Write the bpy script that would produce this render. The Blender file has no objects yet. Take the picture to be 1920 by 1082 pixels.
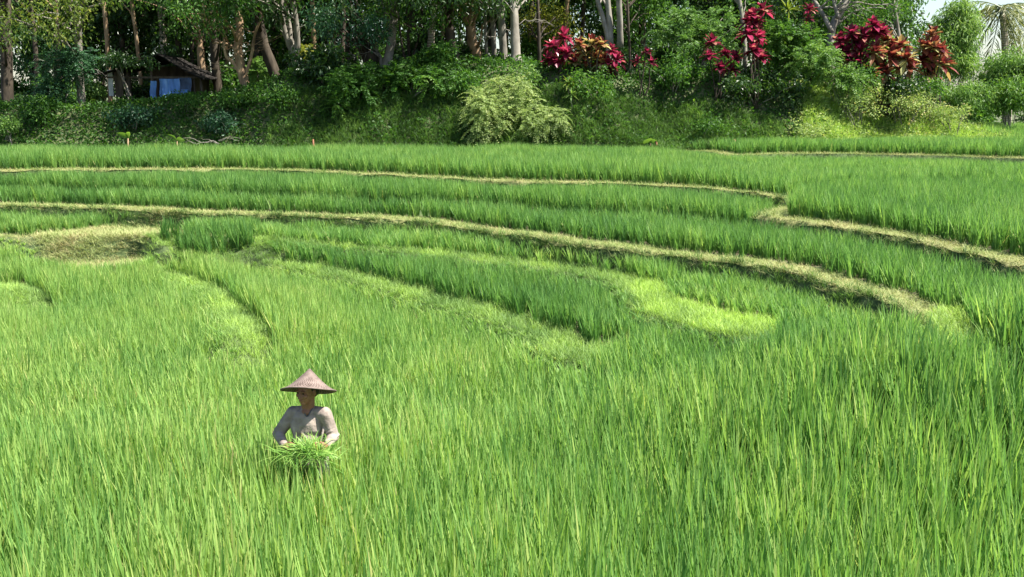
import bpy, bmesh, math, random
import numpy as np
from mathutils import Vector, Matrix

rng = np.random.default_rng(7)
random.seed(7)
SC = bpy.context.scene
COL = SC.collection
R = math.radians

# ------------------------------------------------------------------ camera
CAM_Z = 3.92
PITCH = 10.65
FPX = 1920.0
cd = bpy.data.cameras.new('camera'); cam = bpy.data.objects.new('camera', cd); COL.objects.link(cam)
cam.location = (0, 0, CAM_Z); cam.rotation_euler = (R(90 - PITCH), 0, 0)
cd.lens = 36.0; cd.sensor_width = 36.0; cd.clip_start = 0.1; cd.clip_end = 6000
SC.camera = cam

# ------------------------------------------------------------------ sky and sun
SUN_EL, SUN_AZ = 58.0, 104.0          # azimuth from straight ahead (+Y) towards the right (+X)
w = bpy.data.worlds.new('World'); SC.world = w; w.use_nodes = True
wn = w.node_tree.nodes; wl = w.node_tree.links
sky = wn.new('ShaderNodeTexSky'); sky.sky_type = 'NISHITA'; sky.sun_disc = False
sky.sun_elevation = R(SUN_EL); sky.sun_rotation = R(SUN_AZ)
sky.air_density = 1.0; sky.dust_density = 1.0; sky.ozone_density = 1.0
bg = wn['Background']; wl.new(sky.outputs[0], bg.inputs[0]); bg.inputs[1].default_value = 0.07
sd = bpy.data.lights.new('sun', 'SUN'); sun = bpy.data.objects.new('sun', sd); COL.objects.link(sun)
sd.energy = 5.0; sd.angle = R(0.53); sd.color = (1.0, 0.95, 0.86)
SDIR = Vector((math.sin(R(SUN_AZ)) * math.cos(R(SUN_EL)), math.cos(R(SUN_AZ)) * math.cos(R(SUN_EL)), math.sin(R(SUN_EL))))
sun.rotation_euler = (-SDIR).to_track_quat('-Z', 'Y').to_euler()
sun.location = (10, 10, 30)
SC.view_settings.view_transform = 'Standard'; SC.view_settings.look = 'None'
SC.view_settings.exposure = 1.6; SC.view_settings.gamma = 1.0
SC.render.engine = 'CYCLES'
SC.cycles.max_bounces = 8; SC.cycles.transmission_bounces = 6; SC.cycles.diffuse_bounces = 5

# ------------------------------------------------------------------ photo pixel -> place
_c, _s = math.cos(R(PITCH)), math.sin(R(PITCH))
def ray(px, py):
    u = (px - 960) / FPX; v = (541 - py) / FPX
    return np.array([u, _c + v * _s, -_s + v * _c])
def at(px, py, z):
    d = ray(px, py); t = (z - CAM_Z) / d[2]
    return np.array([d[0] * t, d[1] * t, z])
def atd(px, py, Y):
    d = ray(px, py); t = Y / d[1]
    return np.array([d[0] * t, Y, CAM_Z + d[2] * t])

# ------------------------------------------------------------------ tags and meshes
def tag(o, label=None, cat=None, group=None, kind=None):
    if label: o['label'] = label
    if cat: o['category'] = cat
    if group: o['group'] = group
    if kind: o['kind'] = kind
    return o
def empty(name, loc, label, cat, group=None, rz=0):
    o = bpy.data.objects.new(name, None); COL.objects.link(o); o.location = loc; o.rotation_euler = (0, 0, rz)
    o.empty_display_size = 0.2
    return tag(o, label, cat, group)
def mesh_data(name, v, f, mats, attrs=None, smooth=False, mi=None):
    """v (N,3); f (M,4) quads, or (M,3)"""
    v = np.asarray(v, np.float32); f = np.asarray(f, np.int32)
    me = bpy.data.meshes.new(name)
    me.vertices.add(len(v)); me.vertices.foreach_set('co', v.ravel())
    k = f.shape[1]
    me.loops.add(f.size); me.loops.foreach_set('vertex_index', f.ravel())
    me.polygons.add(len(f)); me.polygons.foreach_set('loop_start', np.arange(len(f), dtype=np.int32) * k)
    if mi is not None: me.polygons.foreach_set('material_index', np.asarray(mi, np.int32))
    me.polygons.foreach_set('use_smooth', np.full(len(f), smooth, dtype=bool))
    for m in (mats if isinstance(mats, (list, tuple)) else [mats]): me.materials.append(m)
    for n, a in (attrs or {}).items():
        at_ = me.attributes.new(n, 'FLOAT', 'POINT'); at_.data.foreach_set('value', np.asarray(a, np.float32))
    me.update(calc_edges=True)
    return me
def link(name, me, parent=None, loc=None):
    o = bpy.data.objects.new(name, me); COL.objects.link(o)
    if parent is not None: o.parent = parent
    if loc is not None: o.location = loc
    return o
class MB:
    """collects quads"""
    def __init__(s): s.v = []; s.f = []; s.a = []; s.n = 0
    def add(s, v, f, a=0.5):
        v = np.asarray(v, float); f = np.asarray(f, int)
        if len(v) == 0: return
        s.v.append(v); s.f.append(f + s.n); s.n += len(v)
        s.a.append(np.broadcast_to(np.asarray(a, float), (len(v),)))
    def build(s, name, mat, parent=None, off=None, smooth=False):
        v = np.concatenate(s.v); f = np.concatenate(s.f); a = np.concatenate(s.a)
        if off is not None: v = v - np.asarray(off)
        return link(name, mesh_data(name, v, f, mat, {'tint': a}, smooth), parent)
def nrm(a): return a / (np.linalg.norm(a, axis=-1, keepdims=True) + 1e-9)
def tube(path, radii, n=8, jitter=0.0):
    path = np.asarray(path, float); radii = np.asarray(radii, float)
    m = len(path); tan = np.gradient(path, axis=0); tan = nrm(tan)
    ref = np.array([0.31, 0.95, 0.05]); ref = ref / np.linalg.norm(ref)
    u = nrm(np.cross(tan, ref)); w_ = np.cross(tan, u)
    th = np.linspace(0, 2 * math.pi, n, endpoint=False)
    ring = np.cos(th)[None, :, None] * u[:, None, :] + np.sin(th)[None, :, None] * w_[:, None, :]
    rr = radii[:, None] * (1 + jitter * rng.normal(size=(m, n)))
    v = (path[:, None, :] + ring * rr[:, :, None]).reshape(-1, 3)
    i = np.arange(m - 1)[:, None] * n; j = np.arange(n)[None, :]; j2 = (j + 1) % n
    f = np.stack([i + j, i + j2, i + n + j2, i + n + j], -1).reshape(-1, 4)
    v = np.concatenate([v, path[[0, -1]]]); N = m * n
    e = np.arange(0, n - 1, 2); c = (e + 2) % n if n % 2 == 0 else np.minimum(e + 2, n - 1); b = (m - 1) * n
    cap0 = np.stack([np.full(len(e), N), c, e + 1, e], -1)
    cap1 = np.stack([np.full(len(e), N + 1), b + e, b + e + 1, b + c], -1)
    return v, np.concatenate([f, cap0, cap1])
def smooth_path(p, k=6):
    """Catmull-Rom"""
    p = np.asarray(p, float); q = np.concatenate([[2 * p[0] - p[1]], p, [2 * p[-1] - p[-2]]])
    out = []
    for i in range(1, len(q) - 2):
        for t in np.linspace(0, 1, k, endpoint=False):
            a, b, c, d = q[i - 1], q[i], q[i + 1], q[i + 2]
            out.append(0.5 * (2 * b + (c - a) * t + (2 * a - 5 * b + 4 * c - d) * t * t + (3 * b - a - 3 * c + d) * t ** 3))
    out.append(p[-1]); return np.array(out)
def leaf_quads(P, D, L, W, fold=0.15):
    """one diamond leaf per point, axis D"""
    n = len(P); D = nrm(D)
    r = nrm(rng.normal(size=(n, 3)) + np.array([0, 0, 0.0])); S = nrm(np.cross(D, r)); Nn = np.cross(S, D)
    L = np.broadcast_to(L, (n,))[:, None]; W = np.broadcast_to(W, (n,))[:, None]
    mid = P + D * L * 0.45 + Nn * L * fold * 0.5
    tip = P + D * L + np.array([0, 0, -1]) * L * fold
    v = np.stack([P, mid - S * W * 0.5, tip, mid + S * W * 0.5], 1).reshape(-1, 3)
    f = np.arange(n * 4).reshape(-1, 4)
    return v, f
def vnoise(x, y, s, seed=0):
    """cheap smooth noise 0..1 at feature size s"""
    g = np.random.default_rng(seed); o = np.zeros_like(np.asarray(x, float))
    for k in range(7):
        a = g.uniform(0, 6.28); fr = g.uniform(0.6, 1.6) / s * 3.0; ph = g.uniform(0, 6.28)
        o = o + np.sin((x * math.cos(a) + y * math.sin(a)) * fr + ph + 1.3 * np.sin((x * math.sin(a) - y * math.cos(a)) * fr * 0.6 + ph * 2))
    return np.clip(0.5 + o / 7.0, 0, 1)

# ------------------------------------------------------------------ materials
def newmat(name):
    m = bpy.data.materials.new(name); m.use_nodes = True
    nt = m.node_tree; nt.nodes.clear()
    out = nt.nodes.new('ShaderNodeOutputMaterial')
    return m, nt, nt.nodes, nt.links, out
def ramp_node(N, stops):
    r = N.new('ShaderNodeValToRGB'); e = r.color_ramp.elements
    while len(e) < len(stops): e.new(0.5)
    for el, (p, c) in zip(e, stops): el.position = p; el.color = (*c, 1)
    return r
def leafmat(name, stops, transl=0.35, rough=0.5, spec=0.3, inst=False, tmul=(1.25, 1.3, 0.7)):
    m, nt, N, L, out = newmat(name)
    a = N.new('ShaderNodeAttribute'); a.attribute_name = 'tint'
    fac = a.outputs['Fac']
    if inst:
        b = N.new('ShaderNodeAttribute'); b.attribute_name = 'itint'; b.attribute_type = 'INSTANCER'
        ad = N.new('ShaderNodeMath'); ad.operation = 'ADD'; L.new(fac, ad.inputs[0]); L.new(b.outputs['Fac'], ad.inputs[1]); fac = ad.outputs[0]
    rp = ramp_node(N, stops); L.new(fac, rp.inputs[0])
    p = N.new('ShaderNodeBsdfPrincipled'); L.new(rp.outputs[0], p.inputs['Base Color'])
    p.inputs['Roughness'].default_value = rough; p.inputs['Specular IOR Level'].default_value = spec
    t = N.new('ShaderNodeBsdfTranslucent')
    mx = N.new('ShaderNodeVectorMath'); mx.operation = 'MULTIPLY'; L.new(rp.outputs[0], mx.inputs[0]); mx.inputs[1].default_value = tmul
    L.new(mx.outputs[0], t.inputs[0])
    ms = N.new('ShaderNodeMixShader'); ms.inputs[0].default_value = transl
    L.new(p.outputs[0], ms.inputs[1]); L.new(t.outputs[0], ms.inputs[2]); L.new(ms.outputs[0], out.inputs[0])
    return m
def solid(name, stops, scale=8.0, rough=0.85, bump=0.3, stretch=(1, 1, 1), detail=6, spec=0.2, dist=0.02, wave=None):
    m, nt, N, L, out = newmat(name)
    tc = N.new('ShaderNodeTexCoord'); mp = N.new('ShaderNodeMapping'); mp.inputs['Scale'].default_value = stretch
    L.new(tc.outputs['Object'], mp.inputs[0])
    no = N.new('ShaderNodeTexNoise'); no.inputs['Scale'].default_value = scale; no.inputs['Detail'].default_value = detail
    L.new(mp.outputs[0], no.inputs[0]); fac = no.outputs['Fac']
    if wave:
        wv = N.new('ShaderNodeTexWave'); wv.bands_direction = 'Z'; wv.inputs['Scale'].default_value = wave; wv.inputs['Distortion'].default_value = 1.5
        L.new(mp.outputs[0], wv.inputs[0]); mm = N.new('ShaderNodeMath'); mm.operation = 'MULTIPLY_ADD'
        L.new(wv.outputs['Fac'], mm.inputs[0]); mm.inputs[1].default_value = 0.35
        m3 = N.new('ShaderNodeMath'); m3.operation = 'MULTIPLY'; L.new(fac, m3.inputs[0]); m3.inputs[1].default_value = 0.75
        L.new(m3.outputs[0], mm.inputs[2]); fac = mm.outputs[0]
    rp = ramp_node(N, stops); L.new(fac, rp.inputs[0])
    p = N.new('ShaderNodeBsdfPrincipled'); L.new(rp.outputs[0], p.inputs['Base Color'])
    p.inputs['Roughness'].default_value = rough; p.inputs['Specular IOR Level'].default_value = spec
    bp = N.new('ShaderNodeBump'); bp.inputs['Strength'].default_value = bump; bp.inputs['Distance'].default_value = dist
    L.new(fac, bp.inputs['Height']); L.new(bp.outputs[0], p.inputs['Normal'])
    L.new(p.outputs[0], out.inputs[0])
    return m

# ------------------------------------------------------------------ terraces (traced edges, unprojected onto their own level)
def pl(pts, z):
    zs = z if isinstance(z, (list, tuple)) else [z] * len(pts)
    return np.array([at(p[0], p[1], zz)[:2] for p, zz in zip(pts, zs)])
A_PX = [(-300, 322), (0, 320), (200, 319), (380, 318.5), (470, 318), (560, 321), (700, 327), (850, 335), (1000, 342), (1150, 345), (1300, 351), (1400, 357), (1468, 364)]
A_L = pl(A_PX, 1.95)
A2_R = pl([(1466, 388), (1420, 406), (1530, 419), (1650, 438), (1750, 458), (1850, 481), (1920, 498), (2200, 565)], 1.7)
A_R = pl([(1560, 352), (1700, 345), (1920, 339), (2300, 330)], 1.95)
EDGE_A = np.concatenate([A_L, A_R]); EDGE_A2 = np.concatenate([A_L, A2_R])
AB_L = pl([(-300, 354), (0, 358), (300, 365), (600, 378), (750, 383), (900, 390), (1050, 400), (1250, 411)], 1.5)
EDGE_AB = np.concatenate([AB_L, A2_R[1:]])
EDGE_A3 = pl([(-300, 262), (900, 268), (1080, 281), (1200, 282), (1330, 285), (1370, 291), (1480, 289), (1600, 289), (1750, 292), (1920, 298), (2300, 306)], 2.2)
B_PX = [(-300, 378), (0, 386), (200, 392), (400, 401), (600, 408), (750, 413), (820, 421), (900, 432), (1000, 446), (1100, 460), (1200, 471), (1300, 484), (1400, 495), (1480, 509), (1530, 521), (1600, 542), (1660, 561), (1710, 584), (1750, 612), (1752, 640)]
B_VIS = pl(B_PX, 1.3)
EDGE_B = np.concatenate([B_VIS, pl([(1830, 720), (2000, 860), (2300, 1000)], 0.8)])
D1_PX = [(-300, 440), (0, 446), (70, 452), (100, 464), (170, 468), (240, 464), (280, 449), (345, 447), (480, 458), (600, 463), (700, 472), (815, 482), (912, 493), (1028, 506), (1145, 527), (1192, 556), (1222, 590), (1300, 614), (1400, 636), (1466, 630), (1560, 660), (1800, 760), (2200, 900)]
EDGE_D1 = pl(D1_PX, 0.9)
D_PX = [(-300, 480), (0, 480), (180, 480), (262, 482), (300, 488), (400, 500), (480, 501), (560, 514), (640, 529), (720, 546), (800, 567), (880, 591), (950, 612), (1000, 632), (1046, 668), (1092, 676), (1140, 668), (1300, 720), (1600, 820), (2200, 970)]
EDGE_D = pl(D_PX, 0.5)
E_PX = [(250, 482), (300, 500), (340, 519), (400, 553), (424, 580), (438, 610), (440, 640), (430, 672)]
EDGE_E = pl(E_PX, 0.42)
G_PX = [(-200, 508), (-100, 519), (0, 532), (50, 550), (95, 577)]
EDGE_G = pl(G_PX, 0.4)

def dist_poly(P, poly):
    best = np.full(len(P), 1e9); tt = np.zeros(len(P))
    for i in range(len(poly) - 1):
        a, b = poly[i], poly[i + 1]; ab = b - a; L2 = ab @ ab + 1e-12
        t = np.clip(((P - a) @ ab) / L2, 0, 1); d = np.hypot(*(P - a - t[:, None] * ab).T)
        m = d < best; best[m] = d[m]; tt[m] = i + t[m]
    return best, tt
def inside(P, poly):
    x, y = P[:, 0], P[:, 1]; r = np.zeros(len(P), bool); j = len(poly) - 1
    for i in range(len(poly)):
        xi, yi = poly[i]; xj, yj = poly[j]
        c = ((yi > y) != (yj > y)) & (x < (xj - xi) * (y - yi) / (yj - yi + 1e-12) + xi)
        r ^= c; j = i
    return r
def upper(P, edge):
    e = edge
    poly = np.concatenate([[[-4000, 4000], [-4000, e[0][1]]], e, [[4000, e[-1][1]], [4000, 4000]]])
    return inside(P, poly)
def sdist(P, edge):
    d, t = dist_poly(P, edge); return np.where(upper(P, edge), d, -d), t
def sstep(a, b, x):
    t = np.clip((x - a) / (b - a), 0, 1); return t * t * (3 - 2 * t)
# edge, drop, and how wide the bank is along the edge (the far ends flatten out into a slope)
STEPS = [(EDGE_B, 0.40, ([0, 18.3, 19.3, 25], [0.2, 0.2, 3.0, 4.5])), (EDGE_AB, 0.20, ([0, 99], [0.2, 0.2])), (EDGE_A2, 0.20, ([0, 99], [0.2, 0.2])),
         (EDGE_A, 0.25, ([0, 99], [0.2, 0.2])), (EDGE_A3, 0.25, ([0, 99], [0.2, 0.2])),
         (EDGE_D1, 0.40, ([0, 0.8, 1.6, 6, 7, 18.6, 20, 25], [0.22, 0.3, 1.1, 1.1, 0.6, 0.6, 3.5, 5.5])), (EDGE_D, 0.50, ([0, 2, 3, 6, 7, 15.6, 17.2, 25], [1.2, 1.2, 0.2, 0.3, 0.65, 0.7, 3.5, 5.5]))]
CR_X = np.array([-400, -24, -18, -10.5, -9, -7.3, -4.9, 0, 4.5, 10.1, 13.2, 14.9, 16.2, 17.2, 400])
CR_Z = np.array([3.7, 3.65, 3.55, 3.68, 4.1, 4.5, 4.75, 4.8, 4.65, 4.15, 3.9, 3.5, 2.75, 2.5, 2.5])
BASE_X = np.array([-400, -15, 0, 3.4, 9, 10.5, 12, 15, 16.5, 400]); BASE_Y = np.array([32.8, 32.8, 32.8, 32.8, 33.0, 33.4, 34.0, 34.4, 34.2, 34.2])
def height(P):
    P = np.asarray(P, float); z = np.zeros(len(P)); near = P[:, 1] < 60
    N = P[near]
    zz = np.zeros(len(N))
    wob = 0.05 * (vnoise(N[:, 0], N[:, 1], 0.7, 3) - 0.5)
    for e, h, (tk, wk) in STEPS:
        s, t = sdist(N, e); zz += h * sstep(-np.interp(t, tk, wk), 0.03, s + wob)
    zz -= 0.15 * sstep(3, 8, N[:, 0]) * (upper(N, EDGE_A) & ~upper(N, EDGE_A3))
    zz *= sstep(6.5, 10.5, N[:, 1])
    for e, n0 in ((EDGE_E, 0.48), (EDGE_G, 0.42)):
        d, t = dist_poly(N, e); up = cross_side(N, e); k = len(e) - 1
        fade = sstep(0, 3.0, t) * sstep(0, 1.2, k - t)
        zz += n0 * fade * np.where(up, np.exp(-d / 1.3), np.exp(-(d / 0.5) ** 2))
    zz += 0.03 * (vnoise(N[:, 0], N[:, 1], 1.2, 5) - 0.5)
    z[near] = zz; z[~near] = 2.1
    by = np.interp(P[:, 0], BASE_X, BASE_Y) + 0.5 * (vnoise(P[:, 0], P[:, 0] * 0, 2.5, 9) - 0.5)
    cz = np.interp(P[:, 0], CR_X, CR_Z)
    k = sstep(0, 3.4, P[:, 1] - by)
    bump = 0.55 * (vnoise(P[:, 0], P[:, 1], 2.2, 11) - 0.5) * sstep(0, 1.0, P[:, 1] - by) * (1 - sstep(14.0, 16.0, P[:, 0]))
    behind = -0.45 * sstep(36.5, 38.5, P[:, 1]) * (1 - sstep(-9.8, -8.2, P[:, 0]))
    z = z * (1 - k) + (cz + behind) * k + bump
    far = sstep(120, 600, P[:, 1]); z = z * (1 - far) + 2.0 * far
    return z
def cross_side(P, e):
    """left of the polyline (walking it), by the nearest segment"""
    best = np.full(len(P), 1e9); side = np.zeros(len(P), bool)
    for i in range(len(e) - 1):
        a, b = e[i], e[i + 1]; ab = b - a; t = np.clip(((P - a) @ ab) / (ab @ ab), 0, 1)
        q = P - a - t[:, None] * ab; d = np.hypot(*q.T); m = d < best - 1e-6
        best[m] = d[m]; side[m] = (ab[0] * q[:, 1] - ab[1] * q[:, 0])[m] > 0
    return side
def hz(x, y): return float(height(np.array([[x, y]]))[0])

# rice-free bunds: on the upper side of each lip, plus the foot of its bank
TRACK = pl([(1195, 530), (1248, 536), (1262, 562), (1330, 580), (1440, 600), (1470, 614), (1440, 634), (1380, 634), (1300, 615), (1222, 590), (1192, 556)], 0.9)
PATCH = pl([(60, 440), (165, 433), (200, 427), (350, 429), (352, 446), (280, 450), (240, 464), (170, 468), (100, 464)], 0.9)
STRIPS = [  # edge, up-width by t, foot width
    (A_L, ([0, 99], [0.34, 0.34]), 0.06), (A2_R, ([0, 99], [0.40, 0.40]), 0.06), (B_VIS, ([0, 8, 12, 17.5, 18.4, 99], [0.5, 0.48, 0.46, 0.45, 0.46, 0.46]), 0.08), (EDGE_A3[2:], ([0, 99], [0.32, 0.32]), 0.1),
    (EDGE_AB, ([0, 99], [0.0, 0.0]), 0.30),
    (EDGE_D1, ([0, 7.9, 8, 10, 11, 14, 18.9, 19], [0.5, 0.4, 0.12, 0.12, 0.42, 0.45, 0.5, 0.0]), -0.05),
    (EDGE_D, ([0, 3.4, 3.5, 6, 7, 12.5, 13, 15, 16.3, 16.5], [0.0, 0.0, 0.12, 0.18, 0.38, 0.45, 0.5, 0.85, 0.4, 0.0]), -0.05),
    (EDGE_E, ([0, 1.5, 3, 4.5, 6, 7], [0, 0.04, 0.15, 0.4, 0.55, 0.5]), -0.05), (EDGE_G, ([0, 2, 3.6, 4], [0.4, 0.4, 0.3, 0.0]), -0.05)]
def bare_mask(P):
    m = np.zeros(len(P), bool)
    for e, (tk, wk), lo in STRIPS:
        d, t = dist_poly(P, e); s = cross_side(P, e)
        soft = 0.03 if (e is A_L or e is A2_R or e is B_VIS) else 0.09
        jit = soft * ((vnoise(P[:, 0], P[:, 1], 0.6, 21) - 0.5) * 2 + 0.35 * rng.normal(size=len(P)))
        up = np.interp(t, tk, wk); on = up > 0.01
        if e is EDGE_AB: on[:] = True
        m |= on & ((s & (d < up + jit)) | (~s & (d < lo + jit)))
    for q in (PATCH, TRACK): m |= inside(P, q)
    return m

# ------------------------------------------------------------------ ground sheet
def axis(lo, hi, step, far, g=1.25):
    a = list(np.arange(lo, hi + 1e-6, step)); s = step * 2
    while a[-1] < far: a.append(a[-1] + s); s *= g
    s = step * 2
    while a[0] > -far: a.insert(0, a[0] - s); s *= g
    return np.array(a)
gx = axis(-19, 19, 0.11, 3000); gy = axis(4.0, 38, 0.09, 3000)
X, Y = np.meshgrid(gx, gy); GP = np.stack([X.ravel(), Y.ravel()], 1)
GZ = height(GP)
nx, ny = len(gx), len(gy)
ii = (np.arange(ny - 1)[:, None] * nx + np.arange(nx - 1)[None, :]).ravel()
gf = np.stack([ii, ii + 1, ii + nx + 1, ii + nx], 1)
inner = (np.abs(GP[:, 0]) < 18) & (GP[:, 1] > 4) & (GP[:, 1] < 38)
bare = np.zeros(len(GP)); bare[inner] = bare_mask(GP[inner])
for e_ in (A_L, A2_R, B_VIS, EDGE_D1, EDGE_D, EDGE_E, EDGE_G): bare[inner] = np.maximum(bare[inner], 0.9 * (dist_poly(GP[inner], e_)[0] < 0.55))
bank = 1.6 * sstep(-0.5, 0.8, GP[:, 1] - np.interp(GP[:, 0], BASE_X, BASE_Y))
m, nt, N, L, out = newmat('soil')
tc = N.new('ShaderNodeTexCoord'); n1 = N.new('ShaderNodeTexNoise'); n1.inputs['Scale'].default_value = 9; n1.inputs['Detail'].default_value = 8
L.new(tc.outputs['Object'], n1.inputs[0])
mud = ramp_node(N, [(0.3, (0.045, 0.036, 0.018)), (0.7, (0.10, 0.085, 0.04))]); L.new(n1.outputs['Fac'], mud.inputs[0])
gra = ramp_node(N, [(0.3, (0.03, 0.055, 0.014)), (0.7, (0.09, 0.13, 0.04))]); L.new(n1.outputs['Fac'], gra.inputs[0])
a1 = N.new('ShaderNodeAttribute'); a1.attribute_name = 'grassy'
mx = N.new('ShaderNodeMix'); mx.data_type = 'RGBA'; L.new(a1.outputs['Fac'], mx.inputs[0]); L.new(mud.outputs[0], mx.inputs[6]); L.new(gra.outputs[0], mx.inputs[7])
p = N.new('ShaderNodeBsdfPrincipled'); p.inputs['Roughness'].default_value = 0.9; L.new(mx.outputs[2], p.inputs['Base Color'])
bp = N.new('ShaderNodeBump'); bp.inputs['Strength'].default_value = 0.6; bp.inputs['Distance'].default_value = 0.03
L.new(n1.outputs['Fac'], bp.inputs['Height']); L.new(bp.outputs[0], p.inputs['Normal']); L.new(p.outputs[0], out.inputs[0])
M_SOIL = m
ground = link('ground', mesh_data('ground', np.column_stack([GP, GZ]), gf, M_SOIL, {'grassy': np.clip(bare + 0.4 * bank, 0, 1)}, True))
tag(ground, 'terraced rice slope of damp soil rising to a wooded bank', 'ground', kind='structure')

# ------------------------------------------------------------------ tufts that the stuff is scattered from
LIB = {}
def blade_tuft(n, Lr, Wd, tilt, bend, rad, segs=5, lt=(0, 0.06), up=1.0, dead=0.0):
    mb = MB(); t = np.linspace(0, 1, segs + 1)
    prof = np.clip((1 - t ** 2.4), 0.03, 1) * (0.55 + 0.45 * np.minimum(1, t * 4))
    V = []; A = []
    for i in range(n):
        az = rng.uniform(0, 6.283); Ln = rng.uniform(*Lr); th0 = abs(rng.normal(*tilt)); th1 = th0 + rng.uniform(*bend)
        th = th0 + (th1 - th0) * t ** 1.8
        ds = Ln / segs
        h = np.concatenate([[0], np.cumsum(np.sin(th[1:]) * ds)]); z = np.concatenate([[0], np.cumsum(np.cos(th[1:]) * ds)])
        r0 = rad * math.sqrt(rng.uniform()); a0 = rng.uniform(0, 6.283)
        c = np.stack([r0 * math.cos(a0) + h * math.cos(az), r0 * math.sin(a0) + h * math.sin(az), z * up], 1)
        tw = az + math.pi / 2 + rng.normal(0, 0.55)
        sd_ = np.array([math.cos(tw), math.sin(tw), 0.0])[None, :] * (Wd * rng.uniform(0.7, 1.2) * prof * 0.5)[:, None]
        V.append(np.stack([c - sd_, c + sd_], 1).reshape(-1, 3))
        tv = rng.normal(*lt) + (rng.uniform(0.35, 0.6) if rng.uniform() < dead else 0)
        A.append(np.full(2 * (segs + 1), tv))
    q = np.arange(segs)[:, None] * 2 + np.array([0, 1, 3, 2])[None, :]
    F = (np.arange(n)[:, None, None] * 2 * (segs + 1) + q[None]).reshape(-1, 4)
    return np.concatenate(V), F, np.concatenate(A)
def library(name, count, mat, **kw):
    c = bpy.data.collections.new(name)
    for i in range(count):
        v, f, a = blade_tuft(**kw)
        o = bpy.data.objects.new(name, mesh_data(name, v, f, mat, {'tint': a}, True)); c.objects.link(o)
    ng = bpy.data.node_groups.new(name, 'GeometryNodeTree')
    ng.interface.new_socket('Geometry', in_out='INPUT', socket_type='NodeSocketGeometry')
    ng.interface.new_socket('Geometry', in_out='OUTPUT', socket_type='NodeSocketGeometry')
    n = ng.nodes; l = ng.links
    gi = n.new('NodeGroupInput'); go = n.new('NodeGroupOutput')
    ci = n.new('GeometryNodeCollectionInfo'); ci.inputs['Collection'].default_value = c
    ci.inputs['Separate Children'].default_value = True; ci.inputs['Reset Children'].default_value = True
    ip = n.new('GeometryNodeInstanceOnPoints'); ip.inputs['Pick Instance'].default_value = True
    def na(nm, dt):
        q = n.new('GeometryNodeInputNamedAttribute'); q.data_type = dt; q.inputs['Name'].default_value = nm; return q.outputs['Attribute']
    l.new(gi.outputs[0], ip.inputs['Points']); l.new(ci.outputs[0], ip.inputs['Instance'])
    l.new(na('pick', 'INT'), ip.inputs['Instance Index'])
    l.new(na('rot', 'FLOAT_VECTOR'), ip.inputs['Rotation']); l.new(na('size', 'FLOAT_VECTOR'), ip.inputs['Scale'])
    l.new(ip.outputs[0], go.inputs[0])
    LIB[name] = (ng, count, c)
def scatter(name, lib, pts, size, itint, label, cat, tiltx=None, tilty=None, yaw=None):
    ng, cnt, _ = LIB[lib]; n = len(pts)
    me = bpy.data.meshes.new(name); me.vertices.add(n); me.vertices.foreach_set('co', np.asarray(pts, np.float32).ravel())
    at_ = me.attributes.new('pick', 'INT', 'POINT'); at_.data.foreach_set('value', rng.integers(0, cnt, n).astype(np.int32))
    rot = np.zeros((n, 3), np.float32); rot[:, 2] = rng.uniform(0, 6.283, n) if yaw is None else yaw
    if tiltx is not None: rot[:, 0] = tiltx
    if tilty is not None: rot[:, 1] = tilty
    at_ = me.attributes.new('rot', 'FLOAT_VECTOR', 'POINT'); at_.data.foreach_set('vector', rot.ravel())
    size = np.asarray(size, np.float32)
    if size.ndim == 1: size = np.repeat(size[:, None], 3, 1)
    at_ = me.attributes.new('size', 'FLOAT_VECTOR', 'POINT'); at_.data.foreach_set('vector', size.astype(np.float32).ravel())
    at_ = me.attributes.new('itint', 'FLOAT', 'POINT'); at_.data.foreach_set('value', np.broadcast_to(np.asarray(itint, np.float32), (n,)).copy())
    o = link(name, me); md = o.modifiers.new('scatter', 'NODES'); md.node_group = ng
    return tag(o, label, cat, kind='stuff')

M_RICE = leafmat('rice_leaf', [(0.0, (0.06, 0.16, 0.042)), (0.35, (0.155, 0.305, 0.078)), (0.7, (0.32, 0.46, 0.125)), (0.86, (0.44, 0.50, 0.17)), (1.0, (0.48, 0.42, 0.20))],
                 transl=0.46, rough=0.5, spec=0.22, inst=True, tmul=(1.2, 1.25, 0.75))
M_STRAW = leafmat('straw', [(0.0, (0.16, 0.24, 0.06)), (0.4, (0.26, 0.31, 0.11)), (0.75, (0.37, 0.355, 0.17)), (1.0, (0.30, 0.20, 0.10))], transl=0.15, rough=0.7, spec=0.2, inst=True)
M_TURF = leafmat('turf', [(0.0, (0.025, 0.065, 0.018)), (0.45, (0.14, 0.25, 0.065)), (0.75, (0.27, 0.40, 0.11)), (1.0, (0.36, 0.52, 0.10))], transl=0.35, rough=0.55, spec=0.25, inst=True)
library('rice_hill', 9, M_RICE, n=28, Lr=(0.60, 1.04), Wd=0.0195, tilt=(0.02, 0.10), bend=(0.0, 0.24), rad=0.05, segs=5, lt=(0, 0.10), dead=0.012)
library('rice_clump', 9, M_RICE, n=23, Lr=(0.62, 1.04), Wd=0.029, tilt=(0.02, 0.10), bend=(0.0, 0.30), rad=0.05, segs=6, lt=(0, 0.13), dead=0.012)
library('straw_tuft', 6, M_STRAW, n=26, Lr=(0.06, 0.17), Wd=0.007, tilt=(1.15, 0.25), bend=(0.0, 0.5), rad=0.09, segs=3, lt=(0, 0.14))
library('turf_tuft', 6, M_TURF, n=24, Lr=(0.07, 0.19), Wd=0.007, tilt=(0.6, 0.3), bend=(0.2, 0.9), rad=0.07, segs=3, lt=(0, 0.10))

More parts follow.
